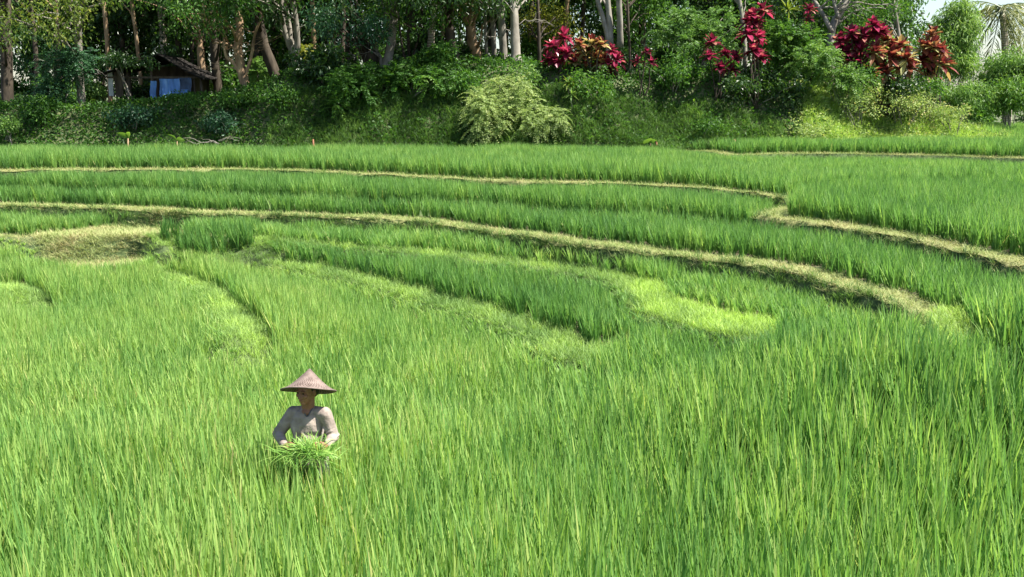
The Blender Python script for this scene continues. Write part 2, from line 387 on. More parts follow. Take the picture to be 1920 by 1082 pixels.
# ------------------------------------------------------------------ rice
def jgrid(x0, x1, y0, y1, s, j=0.38):
    a, b = np.meshgrid(np.arange(x0, x1, s), np.arange(y0, y1, s)); P = np.stack([a.ravel(), b.ravel()], 1)
    return P + rng.uniform(-j, j, P.shape) * s
RP = jgrid(-20, 20, 5.0, 40, 0.163)
RP = RP[(np.abs(RP[:, 0]) < 0.5 * RP[:, 1] + 2.2)]
by = np.interp(RP[:, 0], BASE_X, BASE_Y)
top_right = (RP[:, 0] > 16.6) & (RP[:, 1] > 34.6)
RP = RP[((RP[:, 1] < by - 0.1) & (RP[:, 1] > 0)) | top_right[:]]
RP = RP[~bare_mask(RP)]
PX0, PY0 = -1.78, 8.62                                  # the farmer stands here
RP = RP[np.hypot(RP[:, 0] - PX0, RP[:, 1] - PY0) > 0.17]
RZ = height(RP)
uA3 = upper(RP, EDGE_A3); uA = upper(RP, EDGE_A); uA2 = upper(RP, EDGE_A2); uAB = upper(RP, EDGE_AB); uB = upper(RP, EDGE_B); uD1 = upper(RP, EDGE_D1); uD = upper(RP, EDGE_D)
field = np.select([RP[:, 1] > 34.55, uA3, uA, uA2, uAB, uB, uD1, uD], [8, 7, 6, 5, 4, 3, 2, 1], 0)
rightside = RP[:, 0] > 0.28 * RP[:, 1]
dB, tB = dist_poly(RP, EDGE_B)
low_right = uB & (tB > 18.6)
field[low_right & (field == 3)] = 0
BASEH = np.array([0.66, 0.54, 0.46, 0.48, 0.58, 0.55, 0.55, 0.50, 0.5])
BASET = np.array([0.46, 0.27, 0.40, 0.28, 0.33, 0.32, 0.40, 0.36, 0.44])
n1_ = vnoise(RP[:, 0], RP[:, 1], 1.6, 31); n2_ = vnoise(RP[:, 0], RP[:, 1], 0.6, 32)
H = BASEH[field] * (0.90 + 0.16 * n1_ + 0.08 * rng.normal(0, 0.6, len(RP)))
H *= np.where(field == 0, 0.94 + 0.55 * (1 - sstep(8.6, 11.5, RP[:, 1])), 1)
H *= np.where(uA & ~uA3, 1 - 0.18 * sstep(3, 8, RP[:, 0]), 1)
H *= 1 - 0.28 * (field == 2) * (vnoise(RP[:, 0], RP[:, 1], 1.2, 34) > 0.52)
for e_, drop, wid in ((A_L, 0.42, 0.2), (A2_R, 0.38, 0.2), (B_VIS, 0.34, 0.2), (EDGE_D1[:20], 0.40, 0.6), (EDGE_D[2:17], 0.48, 0.65), (EDGE_E[1:], 0.46, 0.7), (EDGE_G, 0.40, 0.7), (EDGE_A3[2:], 0.36, 0.2)):
    de, te = dist_poly(RP, e_); lowside = ~cross_side(RP, e_) & (de < 2.2) & (te > 0) & (te < len(e_) - 1)
    dr = np.where(te > 12, 0.24, drop) if e_ is B_VIS else drop
    if wid == 0.6: lowside &= (te > 8) | (te < 5.5)
    H = np.where(lowside, np.minimum(H, (0.05 + dr * sstep(0, wid, de) + 0.12 * de) * (0.92 + 0.18 * n1_)), H)
H = np.maximum(H, 0.10)
TI = BASET[field] + 0.16 * (n1_ - 0.5) + 0.10 * (n2_ - 0.5) + 0.05 * rng.normal(size=len(RP))
# the near field is yellower to the left, greener and taller to the right
TI += np.where(field == 0, 0.10 * (1 - sstep(-0.15, 0.12, RP[:, 0] / RP[:, 1])) - 0.05 * sstep(0.1, 0.4, RP[:, 0] / RP[:, 1]), 0)
TI += (field == 2) * 0.10 * (vnoise(RP[:, 0], RP[:, 1], 1.0, 35) > 0.6)
d_rb, _ = dist_poly(RP, B_VIS[-4:]); TI += 0.12 * np.exp(-(d_rb / 0.9) ** 2)
lean = 0.08 * (vnoise(RP[:, 0], RP[:, 1], 1.5, 36) - 0.5)
lean2 = 0.10 * (vnoise(RP[:, 0], RP[:, 1], 1.3, 37) - 0.5)
wide = (field == 0) & (rng.uniform(size=len(RP)) < 1.15 - 0.55 * sstep(8.5, 15, RP[:, 1]) - 0.6 * sstep(12, 16, RP[:, 1]))
NAMES = {0: 'bright yellow-green rice filling the lowest terrace around the farmer', 1: 'dark green rice row on the second terrace, edged by flattened pale grass',
         2: 'patchy rice with yellowing tips below the long curved path', 3: 'deep green rice directly above the long curved path',
         4: 'narrow rice strip between the two long paths', 5: 'rice block at the right behind the short straight path',
         6: 'highest long rice strip at the foot of the wooded bank', 7: 'short rice strip below the sunny weedy slope at right', 8: 'last small rice patch under the bamboo at far right'}
for k, lab in NAMES.items():
  for lib in ('rice_hill', 'rice_clump'):
    s_ = (field == k) & (wide == (lib == 'rice_clump'))
    if s_.sum() < 5: continue
    q = np.column_stack([RP[s_], RZ[s_] - 0.02])
    sz = np.column_stack([0.85 + 0.25 * H[s_], 0.85 + 0.25 * H[s_], H[s_]])
    scatter('rice_field', lib, q, sz, TI[s_], lab if lib == 'rice_hill' else 'tall broad-bladed rice nearest the camera, reaching the farmer\'s waist', 'rice field', tiltx=-lean2[s_] , tilty=lean[s_], yaw=None)

# stray hills creeping onto the green ledges
SP = np.concatenate([(lambda P, e: P[(lambda q: (q[0] < 0.55) & (q[0] > 0.06))(dist_poly(P, e)) & cross_side(P, e)])(jgrid(-12, 10, 8, 24, 0.42), e) for e in (EDGE_D1[8:20], EDGE_D[6:16], EDGE_E[2:8])])
SP = SP[rng.uniform(size=len(SP)) < 0.28]
scatter('rice_field', 'rice_hill', np.column_stack([SP, height(SP) - 0.02]), rng.uniform(0.14, 0.26, len(SP)), 0.5 + 0.08 * rng.normal(size=len(SP)), 'scattered short rice shoots growing on the green ledges', 'rice shoots')

# ------------------------------------------------------------------ bund paths, mown straw, turf
M_PATH = solid('path_soil', [(0.25, (0.15, 0.16, 0.06)), (0.5, (0.23, 0.235, 0.095)), (0.75, (0.32, 0.30, 0.14))], scale=14, rough=0.95, bump=0.8, dist=0.02)
def resample(p, step):
    seg = np.hypot(*np.diff(p, axis=0).T); s = np.concatenate([[0], np.cumsum(seg)]); q = np.arange(0, s[-1], step)
    return np.stack([np.interp(q, s, p[:, 0]), np.interp(q, s, p[:, 1])], 1)
def normals(p):
    t = nrm(np.gradient(p, axis=0)); return np.stack([-t[:, 1], t[:, 0]], 1)
def path_strip(e, wid, label, d=0.012):
    p = resample(smooth_path(np.column_stack([e, np.zeros(len(e))]), 5)[:, :2], 0.12); n = normals(p)
    k = 7; u = np.linspace(-0.02, 1, k); g = []
    for i in range(k):
        jw = (0.05 * (vnoise(p[:, 0], p[:, 1], 0.4, 40 + i) - 0.5))[:, None]
        g.append(p + n * (u[i] * wid + jw * (i in (0, k - 1))))
    g = np.stack(g, 1); q = g.reshape(-1, 2); z = height(q) + d
    m_ = len(p); i0 = (np.arange(m_ - 1)[:, None] * k + np.arange(k - 1)[None]).ravel()
    f = np.stack([i0, i0 + k, i0 + k + 1, i0 + 1], 1)
    o = link('path', mesh_data('path', np.column_stack([q, z]), f, M_PATH, None, True))
    return tag(o, label, 'path', kind='structure')
path_strip(A_L[1:], 0.32, 'pale mown bund path under the highest long rice strip')
path_strip(A2_R[:-1], 0.39, 'short mown bund path in front of the right rice block')
path_strip(B_VIS[1:], 0.45, 'long mown bund path curving down to the right')
def band_pts(e, lo, hi, dens, seg=None):
    P = jgrid(-19, 19, 6, 36, 1 / math.sqrt(dens), 0.5); P = P[np.abs(P[:, 0]) < 0.5 * P[:, 1] + 1.5]
    bb = e.min(0) - 1, e.max(0) + 1
    P = P[(P[:, 0] > bb[0][0]) & (P[:, 0] < bb[1][0]) & (P[:, 1] > bb[0][1]) & (P[:, 1] < bb[1][1])]
    d, t = dist_poly(P, e); s = np.where(cross_side(P, e), d, -d) + 0.05 * (vnoise(P[:, 0], P[:, 1], 0.4, 50) - 0.5)
    ok = (s > lo) & (s < hi)
    if seg: ok &= (t > seg[0]) & (t < seg[1])
    return P[ok]
def poly_pts(poly, dens):
    a, b = poly.min(0), poly.max(0); P = jgrid(a[0], b[0], a[1], b[1], 1 / math.sqrt(dens), 0.5); return P[inside(P, poly)]
def lay(name, lib, P, s, ti, tn, label, cat, dz=0.0):
    q = np.column_stack([P, height(P) + dz]); n = len(P)
    scatter(name, lib, q, rng.uniform(0.7, 1.25, n) * s, ti + tn * (vnoise(P[:, 0], P[:, 1], 0.8, 60) - 0.5) + 0.06 * rng.normal(size=n), label, cat)
lay('dry_grass', 'straw_tuft', band_pts(A_L, -0.05, 0.33, 120), 1.0, 0.45, 0.4, 'dry straw-coloured clippings on the upper long path', 'dry grass')
lay('dry_grass', 'straw_tuft', band_pts(A2_R, -0.05, 0.40, 140), 1.0, 0.45, 0.4, 'dry straw-coloured clippings on the short right path', 'dry grass')
lay('dry_grass', 'straw_tuft', band_pts(B_VIS, -0.06, 0.47, 160, (0, 19.5)), 1.0, 0.42, 0.4, 'dry straw-coloured clippings along the long curved path', 'dry grass')
lay('dry_grass', 'straw_tuft', poly_pts(PATCH, 190), 1.3, 0.55, 0.3, 'wide heap of pale cut straw lying at the left', 'dry grass')
lay('dry_grass', 'straw_tuft', band_pts(EDGE_A3[2:], -0.05, 0.34, 120), 1.0, 0.4, 0.4, 'thin line of dry grass below the sunny slope', 'dry grass')
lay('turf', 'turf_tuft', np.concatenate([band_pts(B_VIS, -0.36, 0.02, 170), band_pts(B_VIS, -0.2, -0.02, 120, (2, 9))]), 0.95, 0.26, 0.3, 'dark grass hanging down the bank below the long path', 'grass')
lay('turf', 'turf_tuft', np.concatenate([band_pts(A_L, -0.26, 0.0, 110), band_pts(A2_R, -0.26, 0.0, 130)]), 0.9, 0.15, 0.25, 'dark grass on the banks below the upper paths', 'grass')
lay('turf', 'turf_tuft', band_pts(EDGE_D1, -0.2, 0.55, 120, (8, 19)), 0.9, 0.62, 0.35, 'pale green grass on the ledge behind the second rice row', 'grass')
lay('dry_grass', 'straw_tuft', band_pts(EDGE_D1, -0.05, 0.5, 90, (0, 7.5)), 1.0, 0.45, 0.4, 'thin line of dry clippings at the left edge', 'dry grass')
lay('turf', 'turf_tuft', band_pts(EDGE_D, -0.2, 0.6, 130, (3.3, 16.4)), 1.0, 0.62, 0.35, 'flattened pale grass in front of the second rice row', 'grass')
lay('turf', 'turf_tuft', poly_pts(pl([(1742, 596), (1815, 590), (1830, 650), (1790, 668), (1748, 650)], 1.25), 150), 1.1, 0.72, 0.35, 'pale grass where the long curved path ends in the rice', 'grass')
lay('turf', 'turf_tuft', poly_pts(TRACK, 170), 1.0, 0.92, 0.25, 'bright lime green seedlings patch beside the rice', 'grass')
lay('turf', 'turf_tuft', band_pts(EDGE_E, -0.2, 0.62, 140, (1, 7)), 1.0, 0.7, 0.3, 'short light grass on the curved ledge left of the middle', 'grass')
lay('turf', 'turf_tuft', band_pts(EDGE_G, -0.2, 0.5, 140), 1.0, 0.66, 0.3, 'short light grass on the ledge at the left edge', 'grass')

# ------------------------------------------------------------------ bank cover, trees, shrubs
BK_GREY = solid('bark_grey', [(0.3, (0.10, 0.09, 0.075)), (0.55, (0.22, 0.20, 0.165)), (0.75, (0.36, 0.34, 0.29))], scale=5, stretch=(1, 1, 0.35), bump=0.6)
BK_PALE = solid('bark_pale', [(0.3, (0.12, 0.108, 0.088)), (0.5, (0.23, 0.21, 0.175)), (0.75, (0.33, 0.31, 0.265))], scale=4, stretch=(1, 1, 0.5), bump=0.4)
BK_DARK = solid('bark_dark', [(0.3, (0.030, 0.024, 0.018)), (0.7, (0.085, 0.068, 0.05))], scale=6, stretch=(1, 1, 0.35), bump=0.8)
BK_TAN = solid('bark_tan', [(0.3, (0.12, 0.08, 0.05)), (0.5, (0.30, 0.20, 0.12)), (0.75, (0.44, 0.32, 0.20))], scale=5, stretch=(1, 1, 0.35), bump=0.7)
BK_RING = solid('bark_ringed', [(0.25, (0.13, 0.11, 0.085)), (0.5, (0.30, 0.26, 0.20)), (0.8, (0.42, 0.38, 0.31))], scale=5, bump=0.7, wave=3.2)
LF_DARK = leafmat('leaf_dark', [(0, (0.018, 0.045, 0.014)), (0.5, (0.035, 0.085, 0.022)), (1, (0.075, 0.14, 0.03))], transl=0.4, rough=0.38, spec=0.45, tmul=(1.5, 1.5, 0.6))
LF_BLUE = leafmat('leaf_blue_green', [(0, (0.018, 0.055, 0.030)), (0.5, (0.035, 0.10, 0.045)), (1, (0.07, 0.16, 0.06))], transl=0.35, rough=0.45, spec=0.35, tmul=(1.3, 1.5, 0.8))
LF_MID = leafmat('leaf_mid', [(0, (0.03, 0.08, 0.015)), (0.5, (0.065, 0.16, 0.028)), (1, (0.14, 0.25, 0.045))], transl=0.42, rough=0.5, spec=0.25, tmul=(1.4, 1.4, 0.6))
LF_LIGHT = leafmat('leaf_light', [(0, (0.07, 0.15, 0.035)), (0.5, (0.14, 0.26, 0.06)), (1, (0.25, 0.36, 0.10))], transl=0.42, rough=0.5, spec=0.3)
LF_YELL = leafmat('leaf_yellow', [(0, (0.07, 0.12, 0.02)), (0.5, (0.17, 0.22, 0.035)), (1, (0.34, 0.32, 0.05))], transl=0.45, rough=0.5, spec=0.3)
LF_PALE = leafmat('leaf_pale', [(0, (0.17, 0.24, 0.08)), (0.5, (0.30, 0.39, 0.14)), (1, (0.44, 0.48, 0.21))], transl=0.4, rough=0.55, spec=0.25, tmul=(1.2, 1.25, 0.8))
LF_WEED = leafmat('leaf_weed', [(0, (0.13, 0.22, 0.06)), (0.5, (0.28, 0.37, 0.12)), (0.85, (0.40, 0.44, 0.18)), (1, (0.45, 0.34, 0.18))], transl=0.4, rough=0.55, spec=0.25)
LF_MAG = leafmat('leaf_magenta', [(0, (0.045, 0.008, 0.018)), (0.35, (0.17, 0.014, 0.042)), (0.75, (0.40, 0.04, 0.11)), (1, (0.46, 0.24, 0.16))], transl=0.42, rough=0.35, spec=0.45, tmul=(1.3, 1.0, 1.0))
LF_BRONZE = leafmat('leaf_bronze', [(0, (0.04, 0.010, 0.015)), (0.35, (0.14, 0.022, 0.028)), (0.6, (0.25, 0.055, 0.048)), (0.8, (0.36, 0.24, 0.11)), (1, (0.44, 0.44, 0.18))], transl=0.4, rough=0.33, spec=0.5, tmul=(1.3, 1.1, 0.8))
LF_FROND = leafmat('leaf_frond', [(0, (0.05, 0.09, 0.03)), (0.5, (0.12, 0.17, 0.06)), (1, (0.28, 0.28, 0.12))], transl=0.35, rough=0.45, spec=0.4)
LF_DEAD = leafmat('leaf_dead', [(0, (0.10, 0.06, 0.035)), (1, (0.30, 0.20, 0.11))], transl=0.2, rough=0.7, spec=0.15)

def blob(n):                                  # points in a unit ball, denser towards the skin
    d = nrm(rng.normal(size=(n, 3))); return d * (rng.uniform(0, 1, (n, 1)) ** 0.42)
def add_leaves(mb, centres, rad, per, L, W, droop=0.35, up=0.15, tint=(0.45, 0.22)):
    for c, r in zip(centres, rad):
        n = int(per * rng.uniform(0.7, 1.3)); b = blob(n); r3 = np.asarray(r) * np.array([1, 1, 0.72])
        P = c + b * r3; D = b * 0.7 + rng.normal(size=(n, 3)) * 0.55 + np.array([0, 0, up - droop])
        v, f = leaf_quads(P, D, rng.uniform(0.7, 1.3, n) * L, rng.uniform(0.8, 1.2, n) * W)
        mb.add(v, f, np.repeat(np.clip(rng.normal(tint[0], tint[1], n) + rng.normal(0, 0.10), 0, 1), 4))
def add_fronds(mb, P, D, Lf, k=9, leafL=0.10, leafW=0.032, sag=0.35, tint=(0.5, 0.2), sweep=0.45, rachis=0.0):
    n = len(P); D = nrm(D); Lf = np.broadcast_to(Lf, (n,))
    S = nrm(np.cross(D, np.array([0, 0, 1.0]) + 0.15 * rng.normal(size=(n, 3))))
    t = np.linspace(0.15, 1.0, k); tv = np.clip(rng.normal(*tint, n), 0, 1)
    Q = P[:, None] + D[:, None] * (t[None, :, None] * Lf[:, None, None]) + np.array([0, 0, -1.0]) * (sag * t[None, :, None] ** 2 * Lf[:, None, None])
    for sgn in (-1, 1):
        d = S[:, None] * sgn + D[:, None] * sweep + rng.normal(size=(n, k, 3)) * 0.12 + np.array([0, 0, -0.15])
        ll = leafL * (0.55 + 0.45 * np.sin(math.pi * np.clip(t, 0, 0.93)))[None, :] * rng.uniform(0.85, 1.15, (n, k))
        v, f = leaf_quads(Q.reshape(-1, 3), d.reshape(-1, 3), ll.ravel(), leafW)
        mb.add(v, f, np.repeat(np.repeat(tv, k), 4))
def limb(mb, a, b, r0, r1, n=6, wob=0.12, segs=5):
    a = np.asarray(a, float); b = np.asarray(b, float); t = np.linspace(0, 1, segs + 1)[:, None]
    L_ = np.linalg.norm(b - a); p = a + (b - a) * t + rng.normal(size=(segs + 1, 3)) * wob * L_ * 0.25 * np.sin(math.pi * t) + np.array([0, 0, 0.10 * L_]) * np.sin(math.pi * t)
    mb.add(*tube(p, np.linspace(r0, r1, segs + 1), n))
def px_path(pts, Y, z_top=None, dig=True):
    p = np.array([atd(x, y, Y) for x, y in pts])
    p[:, 1] += np.linspace(0, 0.5, len(p)) * rng.uniform(-1, 1)
    if dig:
        g = hz(p[0, 0], p[0, 1])
        if p[0, 2] > g: p = np.concatenate([[[p[0, 0], p[0, 1], g - 0.15]], p])
        else: p[0, 2] = min(p[0, 2], g - 0.1)
    if z_top and p[-1, 2] < z_top:
        d = (p[-1] - p[-2]); d = d / d[2]; h = z_top - p[-1, 2]
        p = np.concatenate([p, [p[-1] + d * h * 0.5 + [rng.normal() * 0.1, 0, 0], p[-1] + np.array([d[0] * 0.8, d[1] * 0.8, 1]) * h]])
    return p
TREES = 'trees standing along the top of the bank'
def tree(label, stems, Y, bark, leaf, crown, cy=-2.3, name='tree', cat='tree', per=105, L=0.15, W=0.06, twigs=0, group=TREES, droop=0.45, tint=(0.45, 0.22), low=0.0):
    """stems: list of (pixel points, width in photo pixels, z_top); crown: (dx, dz above base.., rx, ry, rz, clumps)"""
    tm = MB(); tops = []; base = None
    for i, (pts, wpx, zt) in enumerate(stems):
        p = px_path(pts, Y, zt, dig=(i == 0)); p = smooth_path(p, 4)
        if base is None: base = p[0].copy(); base[2] += 0.1
        r = wpx / (FPX / Y) / 2; rr = np.linspace(1.12, 0.62 if zt else 0.45, len(p)) * r; rr[:2] *= [1.35, 1.15] if i == 0 else [1, 1]
        tm.add(*tube(p, rr, 10, 0.05)); tops.append((p, rr))
    cx, cz, rx, ry, rz, nc = crown
    cen = np.array([tops[0][0][-1][0] + cx, Y + cy, cz + (0.9 if cz > 6.7 else 0.2)])
    C = cen + blob(nc) * np.array([rx, ry, rz]); C = np.array([c for c in C if c[2] > low])
    for c in C[::2]:
        p, rr = tops[rng.integers(len(tops))]; k = np.argmin(np.abs(p[:, 2] - (c[2] - 0.6 - rng.uniform(0, 0.8)))); k = max(k, len(p) // 3)
        limb(tm, p[k], c, min(rr[k] * 0.5, 0.06), 0.012, 5)
    for _ in range(twigs):
        p, rr = tops[rng.integers(len(tops))]; k = rng.integers(len(p) // 4, len(p)); d = np.array([rng.normal(), rng.normal() * 0.4 - 0.5, rng.uniform(-0.25, 0.6)]); d = d / np.linalg.norm(d) * rng.uniform(0.7, 1.5)
        e = p[k] + d; limb(tm, p[k], e, 0.022, 0.006, 4, 0.3)
        for _ in range(4):
            q = p[k] + d * rng.uniform(0.4, 1); limb(tm, q, q + d * 0.4 + rng.normal(size=3) * 0.35, 0.009, 0.003, 3, 0.3, 3)
    root = empty(name, base, label, cat, group)
    tm.build('trunk', bark, root, base, True)
    cm = MB(); add_leaves(cm, C, rng.uniform(0.5, 0.85, len(C)), per, L, W, droop, tint=tint)
    cm.build('crown', leaf, root, base)
    return root
def palm(label, pts, Y, wpx, crown_z, bark, nf=18, Lf=2.6, group=None, leaf=None, tint=(0.4, 0.2), name='coconut_palm'):
    tm = MB(); p = smooth_path(px_path(pts, Y, crown_z), 4); r = wpx / (FPX / Y) / 2
    rr = np.linspace(1.1, 0.75, len(p)) * r; rr[:2] *= [1.4, 1.15]; tm.add(*tube(p, rr, 12, 0.03))
    base = p[0].copy(); base[2] += 0.1
    root = empty(name, base, label, 'palm', group); tm.build('trunk', bark, root, base, True)
    palm_crown(root, base, p[-1], nf, Lf, leaf or LF_FROND, tint, droop=0.0 if crown_z else 0.55)
    return root
def palm_crown(root, base, top, nf, Lf, leaf, tint, sag=0.55, droop=0.0):
    for i in range(nf):
        mb = MB(); az = 2.4 * i + rng.normal() * 0.2; el = rng.uniform(-0.2, 1.1) if i % 4 else rng.uniform(-0.9, -0.3)
        el -= droop
        D = np.array([math.cos(az) * math.cos(el), math.sin(az) * math.cos(el), math.sin(el)]); Ln = Lf * rng.uniform(0.85, 1.1)
        t = np.linspace(0, 1, 9)[:, None]; path = top + D * t * Ln + np.array([0, 0, -1.0]) * sag * t ** 2 * Ln
        mb.add(*tube(path, np.linspace(0.03, 0.006, 9), 4))
        k = 34; tt = np.linspace(0.12, 0.99, k); Q = top + D * (tt * Ln)[:, None] + np.array([0, 0, -1.0]) * (sag * tt ** 2 * Ln)[:, None]
        S = nrm(np.cross(D, [0, 0, 1.0])); tv = np.clip(rng.normal(*tint), 0, 1)
        for sg in (-1, 1):
            d = S * sg * 0.75 + D * 0.5 + np.array([0, 0, -0.55]) + rng.normal(size=(k, 3)) * 0.12
            v, f = leaf_quads(Q, d, Ln * 0.27 * (0.4 + 0.6 * np.sin(math.pi * np.clip(tt, 0.05, 0.92))), 0.045, 0.2); mb.add(v, f, tv)
        mb.build('frond', leaf, root, base)

# --- ground cover of the bank
def cover(n, x0, x1, y0, y1, lift, L, W, name, mat, label, cat, keep=None, tint=(0.45, 0.2), mound=0.28):
    P = np.column_stack([rng.uniform(x0, x1, n), rng.uniform(y0, y1, n)])
    P = P[P[:, 1] > np.interp(P[:, 0], BASE_X, BASE_Y) - 0.12]
    if keep is not None: P = P[keep(P)]
    n = len(P); m_ = vnoise(P[:, 0], P[:, 1], 0.9, 71) * mound
    z = height(P) + rng.uniform(0, 1, n) ** 1.5 * (lift + m_); mb = MB()
    D = rng.normal(size=(n, 3)) * 0.6 + np.array([0, -0.35, 0.15])
    v, f = leaf_quads(np.column_stack([P, z]), D, rng.uniform(0.6, 1.35, n) * L, rng.uniform(0.8, 1.2, n) * W)
    tv = np.clip(rng.normal(tint[0], tint[1], n) + 0.35 * (vnoise(P[:, 0], P[:, 1], 1.1, 72) - 0.5), 0, 1)
    mb.add(v, f, np.repeat(tv, 4)); o = mb.build(name, mat); return tag(o, label, cat, kind='stuff')
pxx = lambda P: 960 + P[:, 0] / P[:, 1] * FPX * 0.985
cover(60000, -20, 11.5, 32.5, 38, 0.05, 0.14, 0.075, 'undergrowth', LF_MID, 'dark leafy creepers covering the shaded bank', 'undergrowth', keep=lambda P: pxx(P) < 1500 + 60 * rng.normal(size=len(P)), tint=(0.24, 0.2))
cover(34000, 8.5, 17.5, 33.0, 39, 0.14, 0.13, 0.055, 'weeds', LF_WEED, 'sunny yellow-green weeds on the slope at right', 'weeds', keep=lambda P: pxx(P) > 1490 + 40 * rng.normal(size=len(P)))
cover(16000, -30, 18, 38, 56, 0.10, 0.22, 0.12, 'ground_cover', LF_DARK, 'low plants and litter on the wood floor behind the trunks', 'undergrowth', mound=0.5)
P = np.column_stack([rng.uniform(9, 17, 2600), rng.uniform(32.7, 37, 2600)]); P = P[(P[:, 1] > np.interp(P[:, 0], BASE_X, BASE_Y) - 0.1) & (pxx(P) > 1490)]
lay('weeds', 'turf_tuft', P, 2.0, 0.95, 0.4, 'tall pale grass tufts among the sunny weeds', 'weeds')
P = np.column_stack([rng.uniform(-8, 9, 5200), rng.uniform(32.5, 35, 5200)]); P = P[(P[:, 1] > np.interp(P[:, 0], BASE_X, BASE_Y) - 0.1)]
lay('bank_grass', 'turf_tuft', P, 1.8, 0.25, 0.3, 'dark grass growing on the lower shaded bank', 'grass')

def copy_tree(o, loc, rz, s):
    r = o.copy(); COL.objects.link(r); r.location = loc; r.rotation_euler = (0, 0, rz); r.scale = (s, s, s)
    for ch in list(o.children):
        c = ch.copy(); COL.objects.link(c); c.parent = r
    return r
# --- trees of the first line, left to right
tree('dark trunk at the far left edge of the wood', [([(14, 215), (10, 100), (5, -12)], 22, 9)], 37.5, BK_DARK, LF_DARK, (0.5, 7.2, 2.6, 2.4, 2.4, 34), twigs=5)
tree('slim grey tree left of the hut with yellowing leaves', [([(153, 195), (149, 130), (146, 60), (143, -12)], 14, 8.5)], 36.6, BK_GREY, LF_YELL, (0, 6.6, 2.2, 1.6, 1.7, 24), twigs=6, L=0.13, tint=(0.2, 0.2))
palm('coconut palm rising just behind the hut roof', [(309, 118), (303, 50), (296, -12)], 42, 12, 11.0, BK_RING)
tree('tan trunk just right of the hut', [([(387, 185), (377, 120), (368, 50)], 15, 8)], 41, BK_TAN, LF_MID, (0, 7.2, 2.2, 2, 2.0, 26))
tree('straight dark trunk between the tan trunk and the branching sunlit tree', [([(409, 175), (405, 120), (400, 40), (398, -12)], 16, 9)], 39.5, BK_DARK, LF_DARK, (0, 7.2, 2.4, 2, 2.0, 30), twigs=4)
tree('branching tree with orange-tan sunlit bark', [([(461, 168), (453, 137), (444, 92), (447, 50), (440, 10), (437, -15)], 17, 8), ([(459, 155), (441, 122), (424, 104), (420, 70)], 8, None), ([(456, 150), (470, 110), (478, 60), (492, 30)], 7, None), ([(445, 95), (424, 82), (396, 80)], 5, None)],
     36.8, BK_TAN, LF_MID, (-0.2, 7.0, 2.3, 1.8, 2.0, 32), twigs=8, L=0.13)
tree('dark leaning trunk right of the orange-tan tree', [([(521, 155), (508, 118), (497, 85), (488, 40), (484, -12)], 20, 9)], 38, BK_DARK, LF_DARK, (0.2, 7.4, 2.4, 2, 2.1, 32))
tree('pale grey tree forking into three limbs', [([(560, 145), (553, 108), (541, 75), (531, 48), (524, -12)], 17, 8.5), ([(554, 112), (559, 72), (556, 30), (549, -15)], 11, 8), ([(545, 84), (543, 50), (536, 10)], 8, None)],
     37, BK_GREY, LF_MID, (0.3, 7.5, 2.6, 2.0, 2.0, 34), twigs=7)
tree('thin dark trunk deep between the forked tree and the broken stump', [([(606, 125), (604, 80), (600, -12)], 9, 9)], 43, BK_DARK, LF_DARK, (0, 7.2, 2.6, 2, 2.2, 34))
tree('thick dark leaning trunk, broken and overgrown', [([(712, 140), (694, 108), (678, 80), (668, 50)], 34, None)], 37.8, BK_DARK, LF_BLUE, (0.2, 6.2, 1.3, 1.0, 0.7, 16), twigs=9)
tree('pale smooth tree with a side root, just right of the broken trunk', [([(719, 138), (728, 108), (735, 60), (738, 20), (733, -15)], 16, 9), ([(716, 130), (711, 105), (699, 88)], 8, None), ([(736, 58), (723, 25), (722, -12)], 8, 8)],
     37.2, BK_PALE, LF_DARK, (0.2, 7.4, 2.4, 2.0, 2.0, 32), twigs=8)
tree('clump of thin dark stems between the pale tree and the ringed palm', [([(768, 120), (766, 60), (765, -12)], 6, 8), ([(760, 118), (752, 75), (746, 20)], 5, None), ([(770, 118), (786, 70), (800, 40)], 4, None)], 38.5, BK_DARK, LF_MID, (0.2, 6.9, 1.8, 1.6, 1.9, 24))
palm('coconut palm with a pale ringed trunk in the middle of the wood', [(806, 128), (808, 90), (812, 40), (815, -12)], 38.5, 13, 10.5, BK_RING)
tree('dark crooked trunk right of the ringed palm', [([(858, 138), (851, 100), (843, 55), (836, 10), (834, -15)], 18, 9)], 37.6, BK_DARK, LF_DARK, (0.2, 7.4, 2.2, 2, 2.0, 32), twigs=5)
tree('broad tan trunk lit by the sun beside the thin pair', [([(901, 130), (894, 102), (886, 78), (882, 30)], 21, 8.5)], 40, BK_TAN, LF_MID, (0, 7.5, 2.2, 1.8, 2.0, 30))
tree('pair of thin grey stems', [([(914, 130), (911, 60), (908, -12)], 7, 8), ([(928, 135), (925, 60), (921, -12)], 9, 8.5)], 38.4, BK_GREY, LF_DARK, (0, 7.4, 2.0, 1.8, 1.8, 26), twigs=4)
tree('grey trunk directly left of the thick pale trunk', [([(945, 130), (943, 80), (940, 30), (938, -15)], 14, 9)], 37.8, BK_GREY, LF_MID, (0, 7.6, 2.0, 1.8, 1.8, 26), cy=2.2)
tree('thick pale trunk left of the magenta shrubs', [([(968, 122), (966, 80), (965, 40), (961, -15)], 17, 9)], 36.9, BK_PALE, LF_DARK, (0, 7.7, 2.2, 1.8, 1.7, 28), cy=2.2, twigs=4)
tree('tree with yellow-green leaves hanging above the magenta shrubs', [([(1012, 120), (1010, 60), (1008, -12)], 8, 7.5)], 38.5, BK_DARK, LF_YELL, (0.3, 6.5, 1.3, 1.2, 1.0, 20), cy=2.2, L=0.13, tint=(0.6, 0.2))
tree('three smooth whitish stems behind the magenta shrubs', [([(1141, 85), (1133, 42), (1123, 10), (1117, -18)], 10, 8.5), ([(1145, 85), (1142, 30), (1137, -18)], 11, 8.5), ([(1163, 88), (1161, 40), (1158, -18)], 11, 9)], 38, BK_PALE, LF_MID, (0.2, 8.0, 2.2, 1.8, 1.7, 28), cy=2.2)
